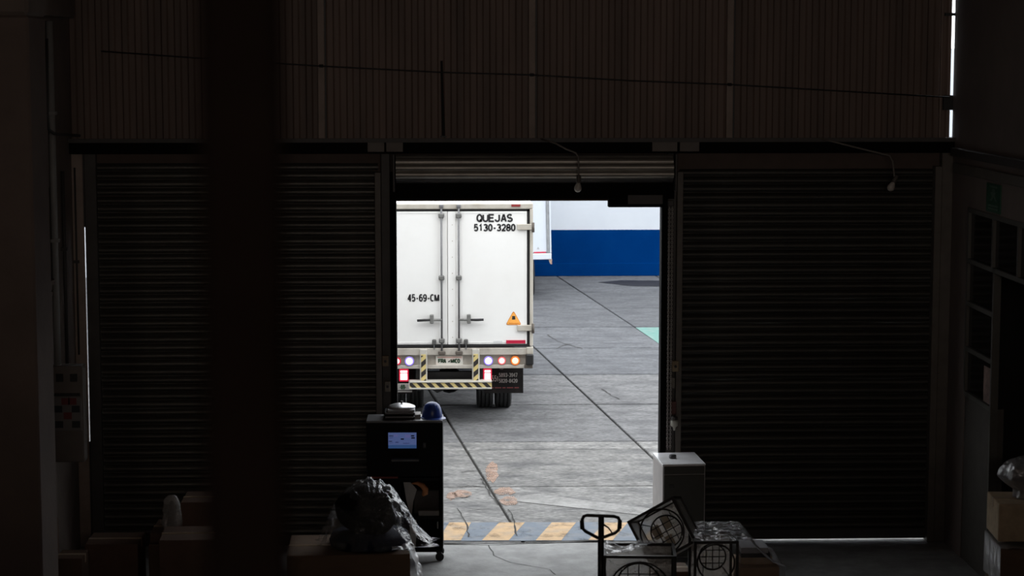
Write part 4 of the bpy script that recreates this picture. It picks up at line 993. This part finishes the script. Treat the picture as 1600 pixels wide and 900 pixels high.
for j in range(nv + 1):
    t = j / nv
    for i in range(nu):
        a = 2 * PI * i / nu; ph = .001 + t * PI * .53
        d = Vector((math.sin(ph) * math.cos(a), math.sin(ph) * math.sin(a), math.cos(ph)))
        # silhouette: pointed top, shoulders, spreading foot
        sp = 1 - .10 * max(0, d.z) ** 2 * (1 if abs(d.z) < .97 else 1)
        R_ = Vector((Wb * .96 * d.x * sp, Wb * .85 * d.y, .03 + (Hb - .03) * max(d.z, 0) ** .92))
        kd = d - knot; ang = math.atan2(kd.z, kd.x); dist = kd.length
        fold = .045 * ridge(math.sin(ang * 3.5 + 2.2 * nz3((ang * 1.7, dist * 1.5, 0)))) * min(1, dist * 3) * math.exp(-dist * .8) - .09 * math.exp(-(dist * 4) ** 2)
        wr_ = .05 * nz3(d, 2.2) + .030 * ridge(nz3(d + Vector((4, 0, 0)), 5.0)) - .02
        flare = 0
        if t > .66:
            f = (t - .66) / .34; flare = f * f * (.06 + .17 * max(0, math.cos(a + .2)) ** 4 + .05 * math.sin(a * 13))
        p = R_ * (1 + fold + wr_) + Vector((d.x, d.y, 0)) * flare
        p.z = max(p.z, .012 + .012 * abs(nz3((p.x * 9, p.y * 9, 2))))
        vs_.append(tuple(p))
fs = [(j * nu + i, j * nu + (i + 1) % nu, (j + 1) * nu + (i + 1) % nu, (j + 1) * nu + i) for j in range(nv) for i in range(nu)]
MB().add(vs_, fs).build('film', film_mat('clear_film_bundle', .05, .5, rough=.10, bump=1.0, bscale=7, transl=.1, gloss=.8), bun, smooth=True)
# loose tail of film hanging over the right edge of the carton
e0 = at(640, 850, 18.2)
def tail(u, v):
    x = bx1 - .16 + .30 * u; y = 17.98 + .45 * v
    drop = 0 if u < .5 else (u - .5) * 2
    z = zbx + .035 - .32 * drop ** 1.3; x -= .05 * drop
    p = Vector((x, y, z)); return tuple(p + Vector((abs(nz3(p, 8)) * .05, nz3(p + Vector((3, 1, 0)), 7) * .05, abs(nz3(p + Vector((0, 7, 2)), 10)) * .05)))
film_grid('plastic_film', 'loose tail of clear film over the carton edge by the cabinet', tail, 36, 24, film_mat('clear_film_tail', .35, .9, transl=.45))

# ---- dim cartons on the left
def carton_px(label, px0, px1, pytop_front, Y, h_, d_, z0=None, rz=0., m=None):
    """carton whose front top edge shows at pytop_front"""
    a, b = at(px0, pytop_front, Y), at(px1, pytop_front, Y); z0_ = a.z - h_ if z0 is None else z0
    return carton(label, (a.x + b.x) / 2, Y + d_ / 2, z0_, b.x - a.x, d_, a.z - z0_, rz, 'dim cartons by the left shutter', m)
m_c2 = mat('brown_cardboard_dim', (.14, .085, .06), .9, var=.15)
zA = at(232, 852, 18.8).z; zB = at(234, 834, 18.85).z
carton_px('brown carton at the bottom of the left stack', 232, 352, 852, 18.8, .3, .75, z0=0, m=m_c2)
carton_px('wide brown carton in the middle of the left stack', 234, 350, 834, 18.85, .3, .6, z0=zA + .008, m=m_c2)
carton_px('brown carton on top of the left stack, in front of the left shutter', 282, 345, 786, 18.9, .25, .5, z0=zB + .008, m=m_c2)
carton_px('large brown carton in front of the left stack', 247, 360, 845, 17.9, .3, .55, z0=0, rz=.03, m=m_c2)
carton_px('low brown carton beside the left shutter', 132, 215, 852, 18.9, .3, .5, z0=0, m=m_c2)
carton_px('small brown carton next to the left pilaster', 66, 82, 820, 18.6, .3, .3, z0=0, m=m_c2)
carton_px('flat brown carton lying near the left pilaster', 86, 128, 874, 18.4, .1, .35, z0=0, m=m_c2)
pk = at(268, 817, 18.75)
pkt = thing('plastic_packet', 'crumpled shiny plastic packet beside the left carton stack', 'packet', (pk.x, 18.87, at(257, 834, 18.85).z + .008))
vs_ = []; fs = []; nn_ = 16
zh = at(268, 775, 18.75).z - pkt.location.z
for j in range(nn_ + 1):
    for i in range(nn_):
        a = 2 * PI * i / nn_; t = j / nn_; r = .02 + .055 * math.sin(PI * min(1, .15 + t * .85)) ** .6
        p = Vector((r * 1.25 * math.cos(a), r * .5 * math.sin(a) - .07, t * zh)); p += Vector((nz3(p, 14), nz3(p + Vector((5, 5, 5)), 14), 0)) * .02
        vs_.append(tuple(p))
fs = [(j * nn_ + i, j * nn_ + (i + 1) % nn_, (j + 1) * nn_ + (i + 1) % nn_, (j + 1) * nn_ + i) for j in range(nn_) for i in range(nn_)] + [tuple(range(nn_)), tuple(nn_ * nn_ + i for i in range(nn_))]
MB().add(vs_, fs).build('wrapper', film_mat('packet_film', .55, .9, (.55, .53, .5), .2, .8, 18), pkt, smooth=True)
MB().lathe([(.02, 0), (.05, .02), (.045, zh * .7), (.01, zh * .85)], 10, Matrix.Translation((0, -.07, 0)) @ Matrix.Diagonal((1, .5, 1, 1))).build('contents', m_dk, pkt, smooth=True)

# ---- cartons and plastic at the right edge
YQ = 16.6
q0, q1 = at(1566, 800, YQ), at(1640, 800, YQ)
ztop, zmid = at(1580, 790, YQ).z, at(1580, 851, YQ).z
m_c3 = mat('tan_cardboard_right', (.50, .38, .25), .85, var=.2, scale=9, bump=.3, bscale=25)
carton('lower brown carton of the stack at the right edge', (q0.x + q1.x) / 2 - .01, YQ + .3, 0, q1.x - q0.x - .06, .6, zmid - .05, math.radians(-4), 'cartons at the right edge', m_card)
s_ = thing('paper_bag_sheet', 'crumpled pale plastic sheet between the two right edge cartons', 'plastic sheet', ((q0.x + q1.x) / 2 - .01, YQ + .3, zmid - .044), math.radians(-4))
g_ = []; ng = 20; W_ = (q1.x - q0.x) / 2 - .03
for j in range(ng + 1):
    for i in range(ng + 1):
        u, v = i / ng * 2 - 1, j / ng * 2 - 1; x, y = u * (W_ + .03), v * .34
        z = .012 + .02 * abs(nz3((x * 7, y * 7, 0)))
        if abs(u) > .9: z -= .35 * (abs(u) - .9) / .1; x = math.copysign(W_ + .01 + .02 * nz3((y * 8, z * 8, 2)), u)
        g_.append((x, y, z))
MB().add(g_, [(j * (ng + 1) + i, j * (ng + 1) + i + 1, (j + 1) * (ng + 1) + i + 1, (j + 1) * (ng + 1) + i) for j in range(ng) for i in range(ng)]).build('sheet', film_mat('milky_film', .55, .9, (.6, .6, .62), .3), s_, smooth=True)
carton('upper tan carton of the stack at the right edge', (q0.x + q1.x) / 2, YQ + .28, zmid + .015, q1.x - q0.x, .5, ztop - zmid - .015, math.radians(-4), 'cartons at the right edge', m_c3)
pq = at(1612, 778, YQ + .2)
bg_ = thing('plastic_bag', 'tied grey plastic bag standing on the right edge carton', 'bag', (pq.x, YQ + .28, ztop + .008))
hb2 = at(1600, 718, YQ + .2).z - ztop; vs_ = []; nj, ni = 24, 32
for j in range(nj + 1):
    t = j / nj
    r = .12 + .12 * (max(0, t - .22) / .3) ** .8 if t < .52 else .24 * math.sqrt(max(0.0, 1 - ((t - .52) / .5) ** 2))
    for i in range(ni):
        a = 2 * PI * i / ni; rr2 = r * (1 + .10 * math.sin(a * 7 + 3 * nz3((a, t * 3, 0))) + .12 * nz3((math.cos(a) * 2, math.sin(a) * 2, t * 3)))
        vs_.append((rr2 * math.cos(a), rr2 * math.sin(a), t * hb2))
fs = [(j * ni + i, j * ni + (i + 1) % ni, (j + 1) * ni + (i + 1) % ni, (j + 1) * ni + i) for j in range(nj) for i in range(ni)] + [tuple(range(ni)), tuple(nj * ni + i for i in range(ni))]
MB().add(vs_, fs).build('bag_skin', film_mat('bag_film', .6, .9, (.42, .42, .45), .3, .6, 14), bg_, smooth=True)
MB().lathe([(.05, .0), (.07, .05), (.16, hb2 * .5), (.14, hb2 * .75), (.02, hb2 * .9)], 16).build('contents', m_dk, bg_, smooth=True)
pw = at(1541, 893, 18.3)
def puddle(u, v):
    x = pw.x - .13 + .30 * u; y = 18.15 + .35 * v; d = max(0, 1 - ((u - .5) * 2) ** 2) * max(0, 1 - ((v - .5) * 2) ** 2)
    return (x, y, .004 + (pw.z) * d ** .4 * (.8 + .4 * nz3((x * 9, y * 9, 0))))
film_grid('plastic_film', 'crumpled plastic heap on the floor by the right edge cartons', puddle, 24, 24, film_mat('heap_film', .45, .85, (.5, .5, .52), .3))
print('floor things ok')

# ================================================================= THINGS ON THE WALLS
# hanging bulb holders
m_cord = mat('grey_cord', (.17, .15, .13), .7); m_bulb = mat('dusty_bulb', (.5, .47, .43), .3)
def hanging_bulb(label, pts, ang, size=1.):
    yb = YW - .30; P = [at(pts[0][0], pts[0][1], YW - .15)] + [at(x, y, yb) for x, y in pts[1:]]
    t = thing('hanging_bulb', label, 'lamp', tuple(P[-1]), group='bare bulbs hanging on cords')
    Q = [p - P[-1] for p in P]
    MB().tube(Q, .009, 8).build('cord', m_cord, t, smooth=True)
    Mx = Matrix.Rotation(ang, 4, 'Y') @ Matrix.Rotation(PI, 4, 'X')
    MB().lathe([(.012, -.05), (.022, -.045), (.024, .02), (.02, .03)], 14, Mx).build('socket', mat('dark_socket', (.10, .09, .08), .6), t, smooth=True)
    MB().lathe([(.018, .028), (.022, .04), (.034, .065), (.038, .085), (.034, .105), (.02, .12), (.003, .125)], 16, Mx).build('bulb', m_bulb, t, smooth=True)
    return t
hanging_bulb('bare bulb on a grey cord above the open doorway', [(845, 217), (868, 224), (885, 233), (900, 239), (904, 246), (904, 262), (904, 274), (904, 281)], .08)
hanging_bulb('bare bulb on a bent cord in front of the right shutter', [(1280, 216), (1320, 226), (1360, 236), (1390, 243), (1395, 252), (1397, 270), (1398, 281)], .45)
# sagging cable along the sheets and a rod
ca = [(158, 80), (300, 90), (497, 103), (690, 113), (831, 117), (985, 126), (1140, 132), (1310, 142), (1484, 152)]
cb = thing('wall_cable', 'thin dark cable sagging across the corrugated sheets', 'cable', tuple(at(158, 80, YW - .07)))
MB().tube([at(x, y, YW - .062) - cb.location for x, y in ca], .007, 6).build('cable', m_black, cb, smooth=True)
for x, y in ((502, 103), (831, 117), (1140, 132)):
    q = at(x, y, YW - .055) - cb.location; MB().cyl((q.x - .02, q.y, q.z), (q.x + .02, q.y, q.z), .016, 8).build('cable_clip', m_black, cb)
q0_, q1_ = at(690, 95, YW - .02), at(693, 214, YW - .02)
rd = thing('upright_rod', 'thin dark rod standing on the beam against the sheets', 'rod', tuple(q1_))
MB().tube([(0, 0, 0), q0_ - q1_], [.016, .011], 8).build('rod', m_black, rd); MB().box(-.03, .03, -.02, .02, -.004, .012).build('rod_foot', m_black, rd)
# switch boxes on the door columns
def wallbox(name, label, x0, x1, y0, y1, col, cat, hole=True, yy=YW - .085):
    a, b = at(x0, y1, yy), at(x1, y0, yy); cx_, cz_ = (a.x + b.x) / 2, a.z
    t = thing(name, label, cat, (cx_, yy, cz_)); w2, h2 = (b.x - a.x) / 2, b.z - a.z
    B(-w2, w2, -.0, .055, 0, h2).build('case', mat('box_' + '_'.join('%02d' % int(c * 100) for c in col), col, .6, var=.2, scale=20), t, bevel=.006)
    if hole: MB().cyl((0, 0, h2 * .5), (0, -.014, h2 * .5), .014, 12).build('button', m_black, t)
    return t
wallbox('push_button_box', 'upper push button box on the left door column', 597, 607, 556, 573, (.20, .145, .09), 'switch')
wallbox('push_button_box', 'lower pale push button box on the left door column', 601, 610, 596, 612, (.20, .175, .14), 'switch')
wallbox('push_button_box', 'tan push button box on the right door column', 1050, 1061, 564, 581, (.26, .20, .12), 'switch')
wallbox('push_button_box', 'grey blank box on the right door column', 1048, 1055, 590, 607, (.17, .155, .13), 'switch', hole=False)
wallbox('alarm_box', 'dark red box on the right door column', 1047, 1057, 627, 648, (.10, .035, .03), 'alarm', hole=False)
wl_ = at(1053.5, 662, YW - .10)
bl = thing('column_lamp', 'pale cone shaped fitting on the right door column', 'lamp', tuple(wl_))
MB().lathe([(.01, -.07), (.014, -.04), (.036, -.02), (.04, .02), (.038, .035), (.012, .04)], 16).build('glass', mat('pale_fitting', (.46, .44, .38), .4), bl, smooth=True)
MB().lathe([(.034, .04), (.036, .07), (.03, .075)], 16).build('collar', m_steel, bl)
MB().box(-.012, .012, 0, .05, .04, .06).build('mount', m_steel, bl)
# hoist chain down the right column
ch0, ch1 = at(1048, 322, YW - .09), at(1046, 705, YW - .09)
ch = thing('hoist_chain', 'long hoist chain hanging down the right door column', 'chain', (ch0.x, ch0.y, 0))
for dx_ in (-.014, .016):
    mb = MB(); z = ch1.z + .03; i = 0
    while z < ch0.z:
        pts = [(math.cos(a) * .008, math.sin(a) * .014 + .0) for a in [2 * PI * k / 8 for k in range(8)]]
        if i % 2: ring = [(dx_ + p, 0, z + q) for p, q in pts]
        else: ring = [(dx_, p, z + q) for p, q in pts]
        mb.tube(ring, .003, 5, closed=True); z += .021; i += 1
    mb.build('chain_strand', mat('worn_chain', (.50, .47, .43), .35, metal=.4), ch, smooth=True)['kind'] = 'stuff'
MB().box(-.03, .03, -.02, .018, ch0.z, ch0.z + .06).build('chain_wheel_cover', m_steel, ch, bevel=.006)
# exit sign on the right wall
s0, s1 = onx(1543, 310, XR), onx(1565, 310, XR); zz0, zz1 = onx(1553, 332, XR).z, onx(1553, 287, XR).z
ex = thing('exit_sign', 'green emergency exit sign on the right wall', 'sign', (XR - .012, (s0.y + s1.y) / 2, zz0))
wy, hy_ = (s0.y - s1.y) / 2, zz1 - zz0
B(0, .011, -wy, wy, 0, hy_).build('plate', mat('exit_green', (.012, .075, .04), .5), ex)
m_sp = mat('sign_print', (.10, .16, .12), .6)
def sy(poly, nme='pictogram'): MB().prism([(-(a - .5) * 2 * wy, b * hy_) for a, b in poly], -.002, .0, 'x').build(nme, m_sp, ex)
sy([(.25, .92), (.75, .92), (.75, .86), (.25, .86)]); sy([(.42, .82), (.56, .82), (.58, .72), (.42, .72)]); sy([(.3, .70), (.66, .70), (.62, .56), (.40, .54)])
sy([(.40, .54), (.52, .54), (.40, .40), (.26, .40)]); sy([(.52, .55), (.62, .56), (.72, .42), (.62, .40)])
sy([(.15, .26), (.85, .26), (.85, .2), (.15, .2)], 'print_line'); sy([(.15, .15), (.85, .15), (.85, .09), (.15, .09)], 'print_line')
# poster in the side pane
p0_, p1_ = onx(1536, 575, XR), onx(1547, 628, XR)
po = tag(B(XR + .008, XR + .014, p1_.y, p0_.y, zlp + .03, onx(1540, 573, XR).z).build('poster', mat('dim_poster', (.20, .13, .11), .7, var=.7, scale=7), None), 'small coloured poster stuck in the right side pane', 'poster')
# left wall: conduits, panel
m_cdt = mat('grey_conduit', (.30, .30, .29), .45, var=.1); m_cdt2 = mat('dark_conduit', (.05, .047, .044), .6)
def conduit(label, pts, r, m, name='conduit', clips=()):
    P = [Vector(p) for p in pts]; t = thing(name, label, 'pipe', tuple(P[-1]))
    MB().tube([p - P[-1] for p in P], r, 10).build('pipe', m, t, smooth=True)
    for (k) in clips: q = P[0].lerp(P[-1], k) - P[-1]; MB().box(-.03, r + .012, -r - .014, r + .014, q.z - .015, q.z + .015, M=Matrix.Translation((q.x, q.y, 0))).build('pipe_clip', m, t)
    return t
yc = onx(82, 300, XL + .05).y; yc2 = onx(101, 400, XL + .05).y
def lw(px, py, off=.05): return onx(px, py, XL + off)
ya = lw(86, 400).y
conduit('thick pale grey conduit on the left wall', [(XL + .05, ya, lw(75, 33).z), (XL + .05, ya, 1.9)], .033, m_cdt, clips=(.25, .6))
yb_ = lw(101, 400, .03).y
conduit('slim grey conduit beside the thick one on the left wall', [(XL + .03, yb_, 3.9), (XL + .03, yb_, 2.0)], .018, m_cdt2, clips=(.4,))
yd_ = lw(120, 400, .03).y
conduit('slim grey conduit nearest the door column on the left wall', [(XL + .03, yd_, 3.9), (XL + .03, yd_, 2.0)], .015, m_cdt2, clips=(.5,))
conduit('dark pipe bending from the left wall to the beam', [(XL + .12, lw(73, 60, .12).y, lw(73, 60, .12).z), (XL + .12, lw(74, 180, .12).y, lw(74, 180, .12).z), (XL + .12, lw(76, 202, .12).y, lw(76, 202, .12).z), (XL + .12, lw(85, 209, .12).y, lw(85, 209, .12).z), (XL + .12, YW - .2, lw(118, 213, .12).z)], .014, m_cdt2)
yp = 19.42
ep = thing('electric_panel', 'grey electric panel with coloured stickers beside the left wall pipes', 'panel', (XL + .002, yp, at(112, 722, yp).z))
ew = at(131, 650, yp).x - XL - .002; eh = at(112, 572, yp).z - ep.location.z
B(0, ew, 0, .16, 0, eh).build('case', mat('panel_grey', (.15, .13, .115), .6, var=.1), ep, bevel=.006)
B(.015, ew - .015, -.008, 0, eh * .33, eh * .68).build('panel_door', mat('panel_door_grey', (.17, .16, .155), .6), ep, bevel=.003)
B(.01, ew - .03, -.014, 0, eh * .69, eh * .72).build('panel_slot', m_black, ep)
for a, b, cl in ((.30, .60, 0), (.52, .60, 0), (.06, .52, 1), (.62, .52, 1), (.36, .45, 0), (.08, .36, 1), (.62, .36, 1)):
    B(ew * a, ew * (a + .26), -.011, -.008, eh * b, eh * (b + .07)).build('sticker', mat('sticker_red', (.16, .03, .03), .6) if cl == 0 else mat('sticker_dark', (.02, .025, .03), .6), ep)
for a in (.15, .6): B(ew * a, ew * (a + .22), -.02, 0, eh * .84, eh * .92).build('breaker', m_black, ep, bevel=.003)
print('all ok', len(bpy.data.objects))
